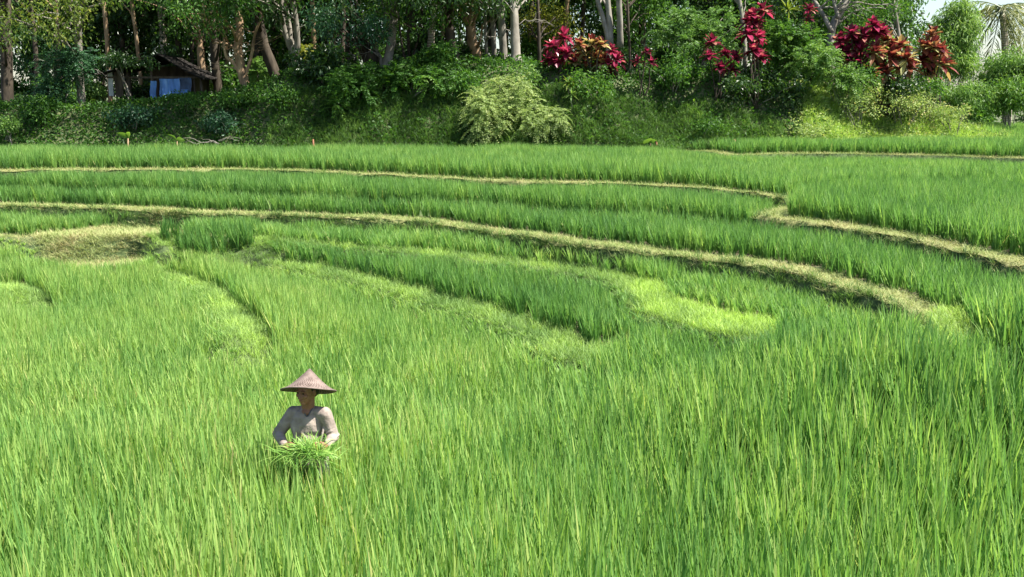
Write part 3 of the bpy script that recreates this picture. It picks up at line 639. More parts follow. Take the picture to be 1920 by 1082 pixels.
tree('thin dark stem right of the whitish stems', [([(1181, 110), (1178, 50), (1174, -12)], 5, 8)], 38.5, BK_DARK, LF_MID, (0.8, 7.0, 1.8, 1.5, 1.7, 26), cy=2.2)
tree('grey leaning tree above the bronze shrubs', [([(1558, 110), (1562, 55), (1580, 22), (1604, -12)], 15, 8), ([(1560, 60), (1545, 25), (1528, -8)], 8, 7.5), ([(1572, 35), (1566, 10), (1562, -12)], 7, 7)], 37.5, BK_GREY, LF_MID, (0.3, 6.9, 2.0, 1.6, 1.3, 26), L=0.13, twigs=3, cy=0.8)
tree('pale thin stem beside the tall magenta heads', [([(1397, 100), (1394, 40), (1387, -12)], 8, 8)], 37.5, BK_PALE, LF_MID, (-0.2, 7.6, 1.8, 1.5, 1.5, 22), cy=0.8)
tree('leafy tree left of the bamboo, open to the sky', [([(1690, 130), (1686, 60), (1676, -12)], 8, 7.5)], 39.5, BK_GREY, LF_MID, (-0.2, 6.9, 1.7, 1.3, 1.1, 24), L=0.13, tint=(0.6, 0.2), cy=0.8)
palm('coconut palm with drooping greyish fronds at the top right corner', [(1890, 200), (1886, 90), (1882, 14)], 46, 14, None, BK_RING, nf=20, Lf=2.5, tint=(0.75, 0.2))

# slim trunks further in
GS = 'slim trunks standing deeper in the wood'
slim = [tree('slim pale trunk standing deeper in the wood', [([(205, 150), (203, 60), (201, -12)], 8, 9.5)], 40.5, BK_TAN, LF_DARK, (0, 8.2, 1.8, 1.6, 1.6, 20), cy=0.5, group=GS, name='slim_tree'),
        tree('slim dark trunk standing deeper in the wood', [([(640, 130), (643, 60), (641, -12)], 9, 9.5)], 40.5, BK_DARK, LF_DARK, (0, 8.2, 1.8, 1.6, 1.6, 20), cy=0.5, group=GS, name='slim_tree')]
slim_at = [(262, 41, 0), (352, 42, 1), (425, 42.5, 0), (478, 41, 1), (590, 40.5, 0), (625, 42, 0), (668, 41.5, 1), (785, 42, 1), (830, 41, 0), (872, 42, 1), (988, 41, 1), (1060, 40.5, 0), (1085, 42, 1), (60, 41, 1), (110, 42, 0)]

# --- the wood behind: three kinds copied
for x_, y_, k_ in slim_at:
    q = atd(x_, 120, y_); copy_tree(slim[k_], (q[0], y_, hz(q[0], y_)), rng.uniform(-0.5, 0.5), rng.uniform(0.9, 1.1))
def back_tree(name, leaf, L, W, nc, per, lab, grp):
    tm = MB(); h = 8.0; p = np.array([[0, 0, -0.2], [0.1, 0, 2], [0, 0.1, 4.5], [0.15, 0, h]]); tm.add(*tube(smooth_path(p, 3), np.linspace(0.17, 0.06, 10), 8))
    C = np.array([0, 0, 5.2]) + blob(nc) * np.array([2.3, 2.0, 4.6])
    for c in C[::3]: limb(tm, [0, 0, max(0.8, c[2] - 0.8)], c, 0.04, 0.01, 4)
    root = empty(name, (0, 0, 0), lab, 'tree', grp); tm.build('trunk', BK_DARK, root, None, True)
    cm = MB(); add_leaves(cm, C, rng.uniform(0.5, 0.9, nc), per, L, W, 0.4); cm.build('crown', leaf, root); return root
GB = 'trees deeper in the wood'
protos = [back_tree('background_tree', LF_DARK, 0.22, 0.11, 52, 75, 'dark leafy tree deep in the wood behind the first trunks', GB),
          back_tree('background_tree', LF_MID, 0.21, 0.10, 46, 75, 'mid-green leafy tree deep in the wood behind the first trunks', GB),
          back_tree('background_tree', LF_BLUE, 0.21, 0.10, 46, 75, 'mid-green rounder tree deep in the wood behind the first trunks', GB)]
spots = []
k = 0
for Y_, st in ((43.0, 3.0), (46.0, 2.7), (50.0, 3.0), (55.0, 3.6), (62.0, 4.5)):
    x = -0.5 * Y_ - 2 + rng.uniform(0, 2)
    while x < 0.40 * Y_:
        if not (x > 0.345 * Y_ and Y_ < 52): spots.append((x, Y_ + rng.uniform(-0.8, 0.8), [0, 1, 0, 0, 1, 0, 2, 0][k % 8])); k += 1
        x += st * rng.uniform(0.75, 1.25)
for x, y in ((24, 60), (28, 64), (33, 62), (38, 66), (20, 66), (30, 75), (15, 70), (42, 78)): spots.append((x, y, 2 if k % 2 else 1)); k += 1
used = set()
for x, y, k in spots:
    loc = (x, y, hz(x, y)); rz = rng.uniform(0, 6.28); s = rng.uniform(0.85, 1.25) * (0.5 if x > 0.37 * y else 1)
    if k not in used:
        used.add(k); protos[k].location = loc; protos[k].rotation_euler = (0, 0, rz); protos[k].scale = (s, s, s)
    else: copy_tree(protos[k], loc, rz, s)

# --- shrubs
def surf_y(px, py):
    """where the line of sight meets the bank"""
    ys = np.arange(32.0, 45, 0.1); q = np.array([atd(px, py, y) for y in ys]); h = q[:, 2] < height(q[:, :2]) + 0.12
    return ys[np.argmax(h)] if h.any() else 99.0
def bush(label, px, py, wpx, hpx, Y, leaf, nc, per, L, W, name='shrub', cat='shrub', style='leaf', stems=4, bark=None, droop=0.3, tint=(0.45, 0.2), depth=0.8, crad=(0.28, 0.45), k=9, Lf=0.45, sag=0.35, group=None, base=None):
    """px, py: centre of the crown in the photo; wpx, hpx: its width and height there"""
    Y = min(Y, surf_y(px, py + hpx * 0.30) - 0.10)
    c = atd(px, py, Y); s = FPX / Y; rx, rz = wpx / s / 2, hpx / s / 2; ry = rx * depth if rx < 1.2 else min(rx, 1.1 + 0.3 * rx) * depth
    bx = c[0] if base is None else atd(base, py, Y)[0]
    b = np.array([bx, Y, min(hz(bx, Y), c[2] - rz * 0.6)])
    root = empty(name, b, label, cat, group)
    C = c + blob(nc) * np.array([max(rx - 0.22, 0.1), ry * 0.8, max(rz - 0.2, 0.08)])
    sm = MB()
    for i in range(stems): 
        e = C[rng.integers(nc)]; limb(sm, b + np.array([rng.normal() * 0.08, rng.normal() * 0.08, -0.12]), e, 0.022, 0.008, 5, 0.1)
    sm.build('stem', bark or BK_GREY, root, b, True)
    cm = MB()
    if style == 'leaf': add_leaves(cm, C, rng.uniform(*crad, nc), per, L, W, droop, tint=tint)
    else:
        for q in C:
            n = per; bl = blob(n); r = rng.uniform(*crad)
            add_fronds(cm, q + bl * r * 0.6, bl * 0.8 + rng.normal(size=(n, 3)) * 0.4 + np.array([0, -0.2, 0.25]), rng.uniform(0.7, 1.2, n) * Lf, k, L, W, sag, tint)
    cm.build('foliage', leaf, root, b)
    return root
bush('dark blue-green feathery shrub in front of the slim grey tree', 128, 112, 130, 90, 36.2, LF_BLUE, 16, 20, 0.10, 0.04, style='frond', base=112)
bush('blue-green feathery shrub low at the left, spreading sideways', 95, 160, 80, 60, 36.0, LF_BLUE, 10, 20, 0.10, 0.04, style='frond')
bush('dark leafy shrub under the slim grey tree', 75, 205, 70, 60, 35.2, LF_MID, 10, 90, 0.14, 0.07, tint=(0.3, 0.15))
bush('small light green shrub in the bottom left corner of the bank', 12, 232, 45, 45, 33.9, LF_LIGHT, 6, 70, 0.13, 0.06)
bush('dark leafy shrub hanging in front of the hut roof', 246, 112, 120, 34, 37.2, LF_DARK, 12, 90, 0.12, 0.055, droop=0.6)
bush('sunlit shrub glowing behind the left side of the hut', 178, 165, 60, 50, 41, LF_LIGHT, 10, 80, 0.14, 0.07)
bush('sunlit shrub behind the right corner of the hut', 404, 150, 36, 50, 41.5, LF_LIGHT, 7, 70, 0.14, 0.07)
bush('low dark shrub beside the blue tarp', 352, 190, 50, 24, 36.4, LF_MID, 6, 80, 0.10, 0.05, tint=(0.4, 0.15))
bush('broad-fingered pale plant between two dark trunks', 484, 133, 34, 30, 38.4, LF_LIGHT, 5, 14, 0.16, 0.055, style='frond', Lf=0.5)
bush('yellow fern beside the forked tree', 572, 104, 24, 24, 38, LF_YELL, 4, 14, 0.12, 0.04, style='frond', Lf=0.45, tint=(0.7, 0.15))
bush('dark feathery shrub on two bare stems, left of the pair on the bank', 655, 160, 135, 78, 35.2, LF_MID, 20, 16, 0.13, 0.05, style='frond', stems=5, tint=(0.35, 0.15), base=652)
bush('wide feathery shrub on fanned bare stems, right of the pair on the bank', 778, 150, 175, 70, 35.0, LF_MID, 26, 16, 0.13, 0.05, style='frond', stems=8, tint=(0.42, 0.18), base=770)
bush('small bright fern low on the shaded bank', 632, 195, 40, 26, 34.5, LF_MID, 4, 12, 0.12, 0.045, style='frond', tint=(0.75, 0.15))
bush('leafy dark shrub between the wide feathery shrub and the pale shrub', 872, 158, 80, 60, 35.4, LF_MID, 12, 90, 0.12, 0.06, tint=(0.4, 0.18))
bush('dark rounded shrub on the bank just right of the hut', 446, 186, 70, 36, 36.4, LF_MID, 10, 90, 0.12, 0.06, tint=(0.3, 0.18))
bush('dark shrub on the bank below the forked tree', 520, 178, 110, 50, 36.4, LF_MID, 12, 90, 0.12, 0.06, tint=(0.35, 0.2))
bush('dark shrub low on the bank below the hut', 250, 218, 120, 46, 36, LF_BLUE, 12, 90, 0.12, 0.06, tint=(0.4, 0.2))
bush('dark blue-green shrub on the bank right of the banana shoots', 420, 228, 120, 50, 36, LF_BLUE, 12, 90, 0.11, 0.055, tint=(0.4, 0.2))
bush('big pale feathery shrub in the sun at the middle of the bank', 940, 190, 150, 115, 34.4, LF_PALE, 30, 26, 0.085, 0.034, style='frond', k=11, Lf=0.5, sag=0.55, stems=6)
bush('pale feathery shrub spreading low beside the bigger one', 1020, 228, 130, 55, 34.0, LF_PALE, 20, 24, 0.085, 0.034, style='frond', k=11, Lf=0.45, sag=0.6, tint=(0.3, 0.2))
bush('low pale feathery shrub at the left foot of the bigger one', 905, 236, 90, 56, 34.0, LF_PALE, 12, 22, 0.085, 0.034, style='frond', k=11, Lf=0.45, sag=0.6, tint=(0.3, 0.2))
bush('light green shrub under the left magenta heads', 985, 145, 70, 50, 35.6, LF_LIGHT, 9, 80, 0.11, 0.05)
bush('bushy green shrub directly below the magenta shrubs', 1110, 160, 130, 70, 35.4, LF_MID, 18, 85, 0.11, 0.055, tint=(0.55, 0.2))
bush('big rounded feathery shrub with light tops, right of the whitish stems', 1310, 62, 170, 100, 36.6, LF_LIGHT, 32, 18, 0.12, 0.045, style='frond', tint=(0.2, 0.2), stems=8)
bush('dark leafy shrub under the big rounded one', 1265, 135, 150, 80, 36.0, LF_MID, 22, 90, 0.12, 0.06, tint=(0.4, 0.2))
bush('dark green shrub mass right of the red heads', 1480, 80, 150, 90, 36.4, LF_MID, 28, 20, 0.12, 0.05, style='frond', tint=(0.5, 0.2), stems=8)
bush('dark shaded shrub hanging over the bank below the red heads', 1420, 165, 200, 90, 35.6, LF_DARK, 30, 90, 0.12, 0.06, tint=(0.5, 0.2))
bush('dark leafy shrub filling in under the large crimson cordyline', 1610, 145, 90, 60, 35.6, LF_MID, 14, 90, 0.12, 0.06, tint=(0.35, 0.2))
bush('shrub with pale tips under the separate bronze cordyline', 1745, 160, 70, 60, 35.8, LF_MID, 10, 90, 0.12, 0.05, tint=(0.5, 0.2))
bush('light feathery shrub leaning out below the bronze shrubs', 1535, 112, 120, 80, 35.4, LF_LIGHT, 20, 18, 0.11, 0.04, style='frond', tint=(0.4, 0.2), base=1600)
bush('low feathery shrub spreading under the bronze shrubs', 1590, 148, 100, 36, 35.4, LF_LIGHT, 12, 18, 0.11, 0.04, style='frond', tint=(0.45, 0.2))
bush('dark shrub under the bronze shrubs at right', 1690, 160, 110, 50, 35.8, LF_DARK, 14, 90, 0.12, 0.06)
bush('low dark weedy shrub at the foot of the shaded bank', 1320, 235, 120, 50, 33.8, LF_MID, 12, 80, 0.09, 0.045, tint=(0.35, 0.2))
bush('pale weedy shrub at the edge of the sunny slope', 1520, 245, 90, 45, 33.9, LF_WEED, 12, 80, 0.08, 0.035)
bush('sunny yellow-green weedy shrub under the crimson cordyline', 1605, 192, 140, 70, 35.4, LF_WEED, 18, 85, 0.09, 0.04, droop=0.1)
bush('sunny yellow-green weedy shrub under the bronze cordyline', 1702, 200, 140, 76, 35.4, LF_WEED, 18, 85, 0.09, 0.04, droop=0.1, tint=(0.6, 0.2))
bush('sunny weedy shrub at the right end of the slope', 1790, 214, 110, 64, 35.4, LF_WEED, 14, 85, 0.09, 0.04, droop=0.1)
bush('tall light green bamboo at the top right', 1790, 76, 100, 165, 39, LF_LIGHT, 70, 210, 0.17, 0.042, name='bamboo', cat='bamboo', stems=10, droop=0.9, tint=(0.65, 0.2), crad=(0.35, 0.55))
bush('light green bamboo spilling over the right picture edge', 1892, 138, 110, 105, 38.6, LF_LIGHT, 46, 200, 0.17, 0.042, name='bamboo', cat='bamboo', stems=7, droop=0.9, tint=(0.5, 0.2), crad=(0.35, 0.5))
bush('drooping pale green shrub under the tall bamboo', 1815, 178, 115, 80, 37.2, LF_LIGHT, 26, 150, 0.14, 0.04, droop=0.8, tint=(0.5, 0.2))
bush('drooping green shrub at the right edge above the last rice', 1898, 182, 100, 85, 37.0, LF_MID, 24, 150, 0.14, 0.045, droop=0.8, tint=(0.7, 0.2))

GU = 'undergrowth shrubs between the far trunks'
uproto = bush('leafy shrub growing among the far trunks of the wood', 600, 120, 130, 90, 44, LF_DARK, 16, 110, 0.18, 0.085, name='wood_shrub', group=GU)
uproto2 = bush('leafy shrub growing among the far trunks of the wood', 820, 120, 130, 90, 44, LF_MID, 16, 100, 0.17, 0.08, name='wood_shrub', group=GU)
x = -24.0; k = 0
while x < 26.0:
    for Y_ in ((41.0, 45.0) if x < 12 else (43.0, 48.0)):
        o = copy_tree(uproto if k % 3 else uproto2, (x + rng.uniform(-0.8, 0.8), Y_ + rng.uniform(-0.7, 0.7), 0), rng.uniform(0, 6.28), rng.uniform(0.8, 1.3)); k += 1
        o.location.z = hz(o.location.x, o.location.y)
    x += 2.1

# --- red-leaved cordylines
def rosette(root, b, c, mat, L, W, n, tint, lean, shape=(0.25, 0.7, 1.0, 0.9, 0.12)):
    mb = MB(); segs = 4; t = np.linspace(0, 1, segs + 1)
    for i in range(n):
        az = 2.4 * i + rng.normal() * 0.25; f_ = i / n; el = 1.35 - 1.6 * f_ + rng.normal() * 0.2; Ln = L * rng.uniform(0.65, 1.1)
        D = np.array([math.cos(az) * math.cos(el), math.sin(az) * math.cos(el), math.sin(el)]) + lean; D = D / np.linalg.norm(D)
        S = np.cross(D, [0, 0, 1.0]); S = S / (np.linalg.norm(S) + 1e-6)
        p = c + D * (t * Ln)[:, None] + np.array([0, 0, -1.0]) * (0.32 * t ** 2 * Ln * (0.3 + f_))[:, None]
        wd = W * np.array(shape) * 0.5 * rng.uniform(0.8, 1.15); Nn = np.cross(S, D)
        tv = np.clip(rng.normal(tint[0], tint[1]) + tint[2] * f_, 0, 1)
        for sg in (-1, 1):
            e = p + S * sg * wd[:, None] + Nn * (0.35 * wd)[:, None]
            v = np.stack([p, e], 1).reshape(-1, 3); q = np.arange(segs)[:, None] * 2 + np.array([0, 1, 3, 2])
            mb.add(v, q, tv)
    mb.build('leaf_rosette', mat, root, b, True)
def cordyline(label, heads, Y, mat, L=0.5, W=0.11, n=22, tint=(0.5, 0.2, 0.0), base=None, py_base=None):
    xs = [h[0] for h in heads]; c0 = atd(np.mean(xs) if base is None else base, 150, Y); b = np.array([c0[0], Y, hz(c0[0], Y)])
    root = empty('cordyline', b, label, 'red-leaved shrub')
    for x, y in heads:
        c = atd(x, y, Y + rng.uniform(-0.35, 0.35)); c[2] -= 0.12
        sm = MB(); limb(sm, b + np.array([rng.normal() * 0.15, rng.normal() * 0.1, -0.1]), c, 0.028, 0.018, 6, 0.06); sm.build('stem', BK_DARK, root, b, True)
        rosette(root, b, c, mat, 0.88 * L * rng.uniform(0.8, 1.2), 1.35 * W, n + 6, (tint[0], tint[1] + 0.06, tint[2]), np.array([rng.normal() * 0.12, rng.normal() * 0.1 - 0.1, 0]))
    return root
cordyline('magenta cordyline with the tallest head, left of the whitish stems', [(1036, 82), (1057, 66), (1044, 108), (1062, 96), (1030, 108), (1052, 122)], 35.6, LF_MAG, tint=(0.55, 0.18, -0.2), W=0.13)
cordyline('pink and cream cordyline in front of the whitish stems', [(1086, 78), (1110, 78), (1092, 100), (1128, 78), (1118, 104), (1078, 112), (1102, 122), (1130, 112), (1100, 92)], 35.5, LF_BRONZE, tint=(0.5, 0.2, 0.4), W=0.13)
cordyline('cordyline with pink heads between the cream one and the dark stem', [(1148, 90), (1140, 112), (1156, 108), (1146, 126)], 35.5, LF_MAG, L=0.42, tint=(0.4, 0.2, 0.1), n=20)
cordyline('small crimson cordyline half hidden in the dark shrub', [(1195, 110), (1212, 92), (1222, 112)], 35.0, LF_MAG, L=0.32, W=0.09, n=14, tint=(0.25, 0.2, 0))
cordyline('dark crimson cordyline left of the tall magenta heads', [(1336, 75), (1360, 96), (1378, 104), (1352, 122), (1330, 100), (1372, 126)], 35.0, LF_MAG, L=0.42, tint=(0.25, 0.22, 0.1), n=20)
cordyline('tall magenta cordyline with stacked heads', [(1412, 24), (1430, 14), (1402, 58), (1414, 40), (1422, 66), (1412, 90), (1426, 104), (1402, 36)], 35.3, LF_MAG, L=0.5, tint=(0.62, 0.16, -0.25), W=0.13)
cordyline('small magenta cordyline right of the tall one', [(1518, 12), (1516, 30)], 36.2, LF_MAG, L=0.36, W=0.09, n=14, tint=(0.45, 0.2, 0))
cordyline('large dark crimson cordyline left of the bronze ones', [(1575, 72), (1596, 58), (1620, 66), (1638, 42), (1588, 92), (1614, 90), (1604, 76), (1640, 62), (1572, 96), (1600, 112), (1652, 54)], 36.3, LF_MAG, tint=(0.20, 0.18, 0.35), L=0.58, W=0.14, base=1612)
cordyline('broad bronze cordyline with yellowing lower leaves', [(1660, 74), (1690, 82), (1640, 94), (1672, 104), (1700, 106), (1620, 118), (1650, 124), (1684, 122), (1706, 124), (1676, 90), (1630, 132), (1664, 134)], 36.1, LF_BRONZE, tint=(0.38, 0.2, 0.5), L=0.6, n=28, W=0.14, base=1668)
cordyline('separate bronze cordyline beside the bamboo', [(1748, 60), (1735, 86), (1764, 92), (1748, 112), (1730, 110), (1766, 116), (1746, 132), (1750, 84)], 36.4, LF_BRONZE, tint=(0.34, 0.2, 0.45), L=0.58, n=26, W=0.13)
# --- strap-leaved plants
def strap(label, px, py, Y, L, W, n, mat, name='dracaena', cat='plant', tint=(0.7, 0.15, 0.1)):
    c = atd(px, py, Y); b = np.array([c[0], Y, min(hz(c[0], Y), c[2] - 0.1)]); root = empty(name, b, label, cat)
    sm = MB(); limb(sm, b - np.array([0, 0, 0.1]), c, 0.02, 0.014, 5, 0.05); sm.build('stem', BK_GREY, root, b, True)
    rosette(root, b, c, mat, L, W, n, tint, np.array([0, -0.1, 0]), (0.6, 0.9, 1.0, 0.7, 0.05)); return root
strap('yellow-green spiky plant standing on the bank under the magenta heads', 1067, 157, 34.6, 0.45, 0.06, 22, LF_YELL, tint=(0.35, 0.15, 0.1))
strap('smaller spiky green plant hanging lower on the same bank', 1072, 178, 34.3, 0.35, 0.05, 16, LF_LIGHT)
strap('tall spiky yellow-green plant behind the red heads', 1478, 20, 36.6, 0.7, 0.06, 26, LF_YELL, tint=(0.35, 0.15, 0.1))

# ------------------------------------------------------------------ hut
HY = 38.0
def box(mb, a, b):
    x0, y0, z0 = a; x1, y1, z1 = b
    v = np.array([[x0, y0, z0], [x1, y0, z0], [x1, y1, z0], [x0, y1, z0], [x0, y0, z1], [x1, y0, z1], [x1, y1, z1], [x0, y1, z1]])
    mb.add(v, [[0, 3, 2, 1], [4, 5, 6, 7], [0, 1, 5, 4], [1, 2, 6, 5], [2, 3, 7, 6], [3, 0, 4, 7]])
h0 = atd(292, 195, HY); HB = np.array([h0[0], HY, hz(h0[0], HY + 0.8)])
hut = empty('hut', HB, 'small dark open hut with a sagging roof and blue tarp, on the bank at left', 'hut')
M_ROOF = solid('old_roof', [(0.3, (0.010, 0.009, 0.008)), (0.6, (0.020, 0.017, 0.015)), (0.8, (0.038, 0.029, 0.024))], scale=6, bump=0.5)
M_WOOD = solid('old_wood', [(0.3, (0.05, 0.04, 0.03)), (0.7, (0.13, 0.105, 0.08))], scale=7, stretch=(1, 1, 0.2), bump=0.5)
M_TARP = solid('blue_tarp', [(0.25, (0.05, 0.12, 0.30)), (0.5, (0.10, 0.26, 0.62)), (0.72, (0.26, 0.45, 0.78))], scale=3.5, rough=0.5, bump=0.4, spec=0.4, stretch=(1, 1, 0.4))
M_TARP2 = solid('dark_blue_tarp', [(0.25, (0.015, 0.03, 0.07)), (0.7, (0.05, 0.10, 0.20))], scale=3.5, rough=0.5, bump=0.4, spec=0.4)
M_WHITE = solid('white_board', [(0.3, (0.42, 0.44, 0.46)), (0.7, (0.66, 0.68, 0.70))], scale=4, rough=0.7, bump=0.1)
pk = atd(303, 103, HY); le = atd(190, 136, HY); re_ = atd(388, 146, HY)
def roof_side(a, b, nm='roof'):
    mb = MB(); k = 26; th = 0.05
    for j, y in enumerate((HY - 0.35, HY + 2.4)): pass
    u = np.linspace(0, 1, 7); q = np.linspace(HY - 0.4, HY + 2.3, k)
    U, Q = np.meshgrid(u, q, indexing='ij'); n_ = U.size
    base_ = np.stack([a[0] + (b[0] - a[0]) * U, Q, a[2] + (b[2] - a[2]) * U + 0.025 * np.sin(Q * 28) - 0.10 * np.sin(math.pi * U) * 0.6 + 0.04 * np.sin(Q * 1.7 + U * 3)], -1).reshape(-1, 3)
    v = np.concatenate([base_, base_ - [0, 0, th]])
    i = (np.arange(6)[:, None] * k + np.arange(k - 1)[None]).ravel(); f = np.stack([i, i + 1, i + k + 1, i + k], 1)
    side = []
    for r0, r1 in [(np.arange(k - 1), np.arange(1, k)), (6 * k + np.arange(k - 1), 6 * k + np.arange(1, k)), (np.arange(6) * k, np.arange(1, 7) * k), (np.arange(6) * k + k - 1, np.arange(1, 7) * k + k - 1)]:
        side.append(np.stack([r0, r1, r1 + n_, r0 + n_], 1))
    mb.add(v, np.concatenate([f, f[:, ::-1] + n_] + side)); mb.build(nm, M_ROOF, hut, HB, True)
roof_side(pk, le); roof_side(pk + [0.002, 0, 0.0], re_)
def post(px, top, Y, w_=0.09):
    a = atd(px, top, HY); mb = MB(); g = hz(a[0], Y) - 0.1; mb.add(*tube([[a[0], Y, g], [a[0] + 0.02, Y, (g + a[2]) / 2], [a[0] - 0.01, Y, a[2]]], [w_ / 2] * 3, 8)); mb.build('post', M_WOOD, hut, HB, True)
for px_, tp in ((215, 130), (238, 130), (282, 118), (376, 142)): post(px_, tp, HY)
for px_, tp in ((205, 132), (300, 118), (372, 142)): post(px_, tp, HY + 2.0)
mb = MB(); a = atd(202, 131, HY); b = atd(214, 180, HY); box(mb, (a[0], HY - 0.05, b[2]), (b[0], HY - 0.01, a[2])); mb.build('side_panel', M_WHITE, hut, HB)
mb = MB(); a = atd(217, 131, HY); b = atd(232, 182, HY); box(mb, (a[0], HY - 0.03, b[2]), (b[0], HY + 0.02, a[2])); mb.build('wall_board', M_WOOD, hut, HB)
mb = MB(); a = atd(283, 122, HY + 1.9); b = atd(378, 192, HY + 1.9); box(mb, (a[0], HY + 1.85, b[2]), (b[0], HY + 1.9, a[2] - 0.05)); mb.build('back_wall', M_WOOD, hut, HB)
mb = MB(); a = atd(362, 140, HY); box(mb, (a[0], HY, HB[2] - 0.1), (a[0] + 0.04, HY + 1.85, a[2])); mb.build('side_wall', M_WOOD, hut, HB)
mb = MB(); a = atd(196, 137, HY); b = atd(384, 146, HY); box(mb, (a[0], HY - 0.06, b[2] - 0.02), (b[0], HY + 0.0, b[2] + 0.05)); mb.build('beam', M_WOOD, hut, HB)
def sheet(x0, y0, x1, y1, Y, mat, nm, amp=0.05, fr=26):
    a = atd(x0, y0, HY); b = atd(x1, y1, HY); u, q = np.meshgrid(np.linspace(a[0], b[0], 30), np.linspace(a[2], b[2], 14), indexing='ij'); k = (a[2] - q) / (a[2] - b[2])
    v = np.stack([u + 0.02 * np.sin(q * 9), Y + amp * (0.3 + k) * np.sin(u * fr + 1.5 * np.sin(q * 3)) - 0.06 * k, q - 0.05 * np.sin(u * 7) ** 2 * k], -1).reshape(-1, 3)
    n_ = len(v); v = np.concatenate([v, v + [0, 0.006, 0]]); i = (np.arange(29)[:, None] * 14 + np.arange(13)[None]).ravel(); f = np.stack([i, i + 1, i + 15, i + 14], 1)
    mb = MB(); mb.add(v, np.concatenate([f, f[:, ::-1] + n_])); mb.build(nm, mat, hut, HB, True)
sheet(284, 152, 298, 195, HY - 0.16, M_TARP, 'tarp', 0.03); sheet(302, 148, 342, 192, HY - 0.22, M_TARP, 'tarp', 0.05); sheet(336, 146, 362, 178, HY - 0.12, M_TARP2, 'tarp', 0.04, 12)
sheet(343, 168, 358, 182, HY - 0.20, M_TARP, 'tarp', 0.03, 12)

# ------------------------------------------------------------------ small things at the field edge
M_LEAFY = leafmat('banana_leaf', [(0, (0.08, 0.17, 0.035)), (1, (0.20, 0.33, 0.06))], transl=0.45, rough=0.4, spec=0.4)
def shoot(label, px, py0, py1, Y, leaves, name='banana_shoot'):
    a = atd(px, py1, Y); b = np.array([a[0], Y, hz(a[0], Y)]); top = atd(px, py0, Y); root = empty(name, b, label, 'plant')
    sm = MB(); m_ = b + (top - b) * 0.55; sm.add(*tube([b - [0, 0, 0.08], (b + m_) / 2, m_], [0.035, 0.03, 0.022], 7)); sm.build('stem', BK_TAN, root, b, True)
    for dx, dz, Ln, wd in leaves:
        t = np.linspace(0, 1, 7); D = np.array([dx, -0.35, dz]); D = D / np.linalg.norm(D); S = nrm(np.cross(D, [0.2, 1, 0.1]))
        p = m_ + D * (t * Ln)[:, None] + np.array([dx * 0.3, 0, -0.35]) * (t ** 2.2 * Ln)[:, None]; wv = wd * np.array([0.12, 0.6, 0.95, 1, 0.9, 0.6, 0.05])
        mb = MB(); v = np.stack([p - S * wv[:, None] / 2 + [0, -0.03, 0], p, p + S * wv[:, None] / 2 + [0, -0.03, 0]], 1).reshape(-1, 3)
        i = np.arange(6)[:, None] * 3; f = np.concatenate([i + [0, 1, 4, 3], i + [1, 2, 5, 4]]); mb.add(v, f, rng.uniform(0.3, 0.9)); mb.build('leaf', M_LEAFY, root, b, True)
shoot('young banana shoot with a bright drooping leaf, left of the other shoot', 239, 228, 274, 32.9, [(-0.7, 0.9, 0.40, 0.20), (0.25, 1.0, 0.36, 0.16)])
shoot('young banana shoot with a hanging split leaf, below the hut', 331, 236, 274, 32.9, [(-0.6, 1.0, 0.42, 0.12), (0.5, 0.25, 0.36, 0.18)])
shoot('single bright broad leaf at the foot of the bank', 1219, 258, 284, 33.1, [(-0.35, 0.35, 0.34, 0.30), (0.5, 0.5, 0.26, 0.2)], 'taro_plant')
M_STAKE = solid('stake_wood', [(0.3, (0.14, 0.06, 0.035)), (0.7, (0.30, 0.14, 0.085))], scale=9, stretch=(1, 1, 0.3), bump=0.4)
def stake(label, px, top, bot, Y, wpx, lean=0.0):
    a = atd(px, bot, Y); b = np.array([a[0], Y, min(a[2], hz(a[0], Y)) - 0.12]); t_ = atd(px + lean, top, Y); r = wpx / (FPX / Y) / 2; mb = MB()
    p = np.array([b, b + (t_ - b) * 0.6 + [0.01, 0, 0], t_]); mb.add(*tube(p, [r, r * 0.95, r * 0.8], 8, 0.06)); o = mb.build('wooden_stake', M_STAKE, None, None, True); tag(o, label, 'stake')
stake('orange-brown wooden stake at the foot of the dark bank', 1379, 261, 285, 32.95, 7, -2)
stake('thin brown stake beside the bright broad leaf', 1233, 264, 282, 33.0, 4, -3)
stake('short thin stake behind the far rice, below the forked tree', 587, 261, 276, 32.6, 4)
mb = MB()
for _ in range(9):
    x = rng.uniform(355, 412); a = atd(x, rng.uniform(264, 271), 32.7); d = np.array([rng.uniform(0.3, 0.7) * rng.choice([-1, 1]), rng.normal() * 0.1, rng.uniform(-0.02, 0.12)]); limb(mb, a, a + d, 0.012, 0.004, 5, 0.2)
o = mb.build('dead_branch', BK_PALE); tag(o, 'tangle of dead bleached branches lying behind the far rice', 'branch')

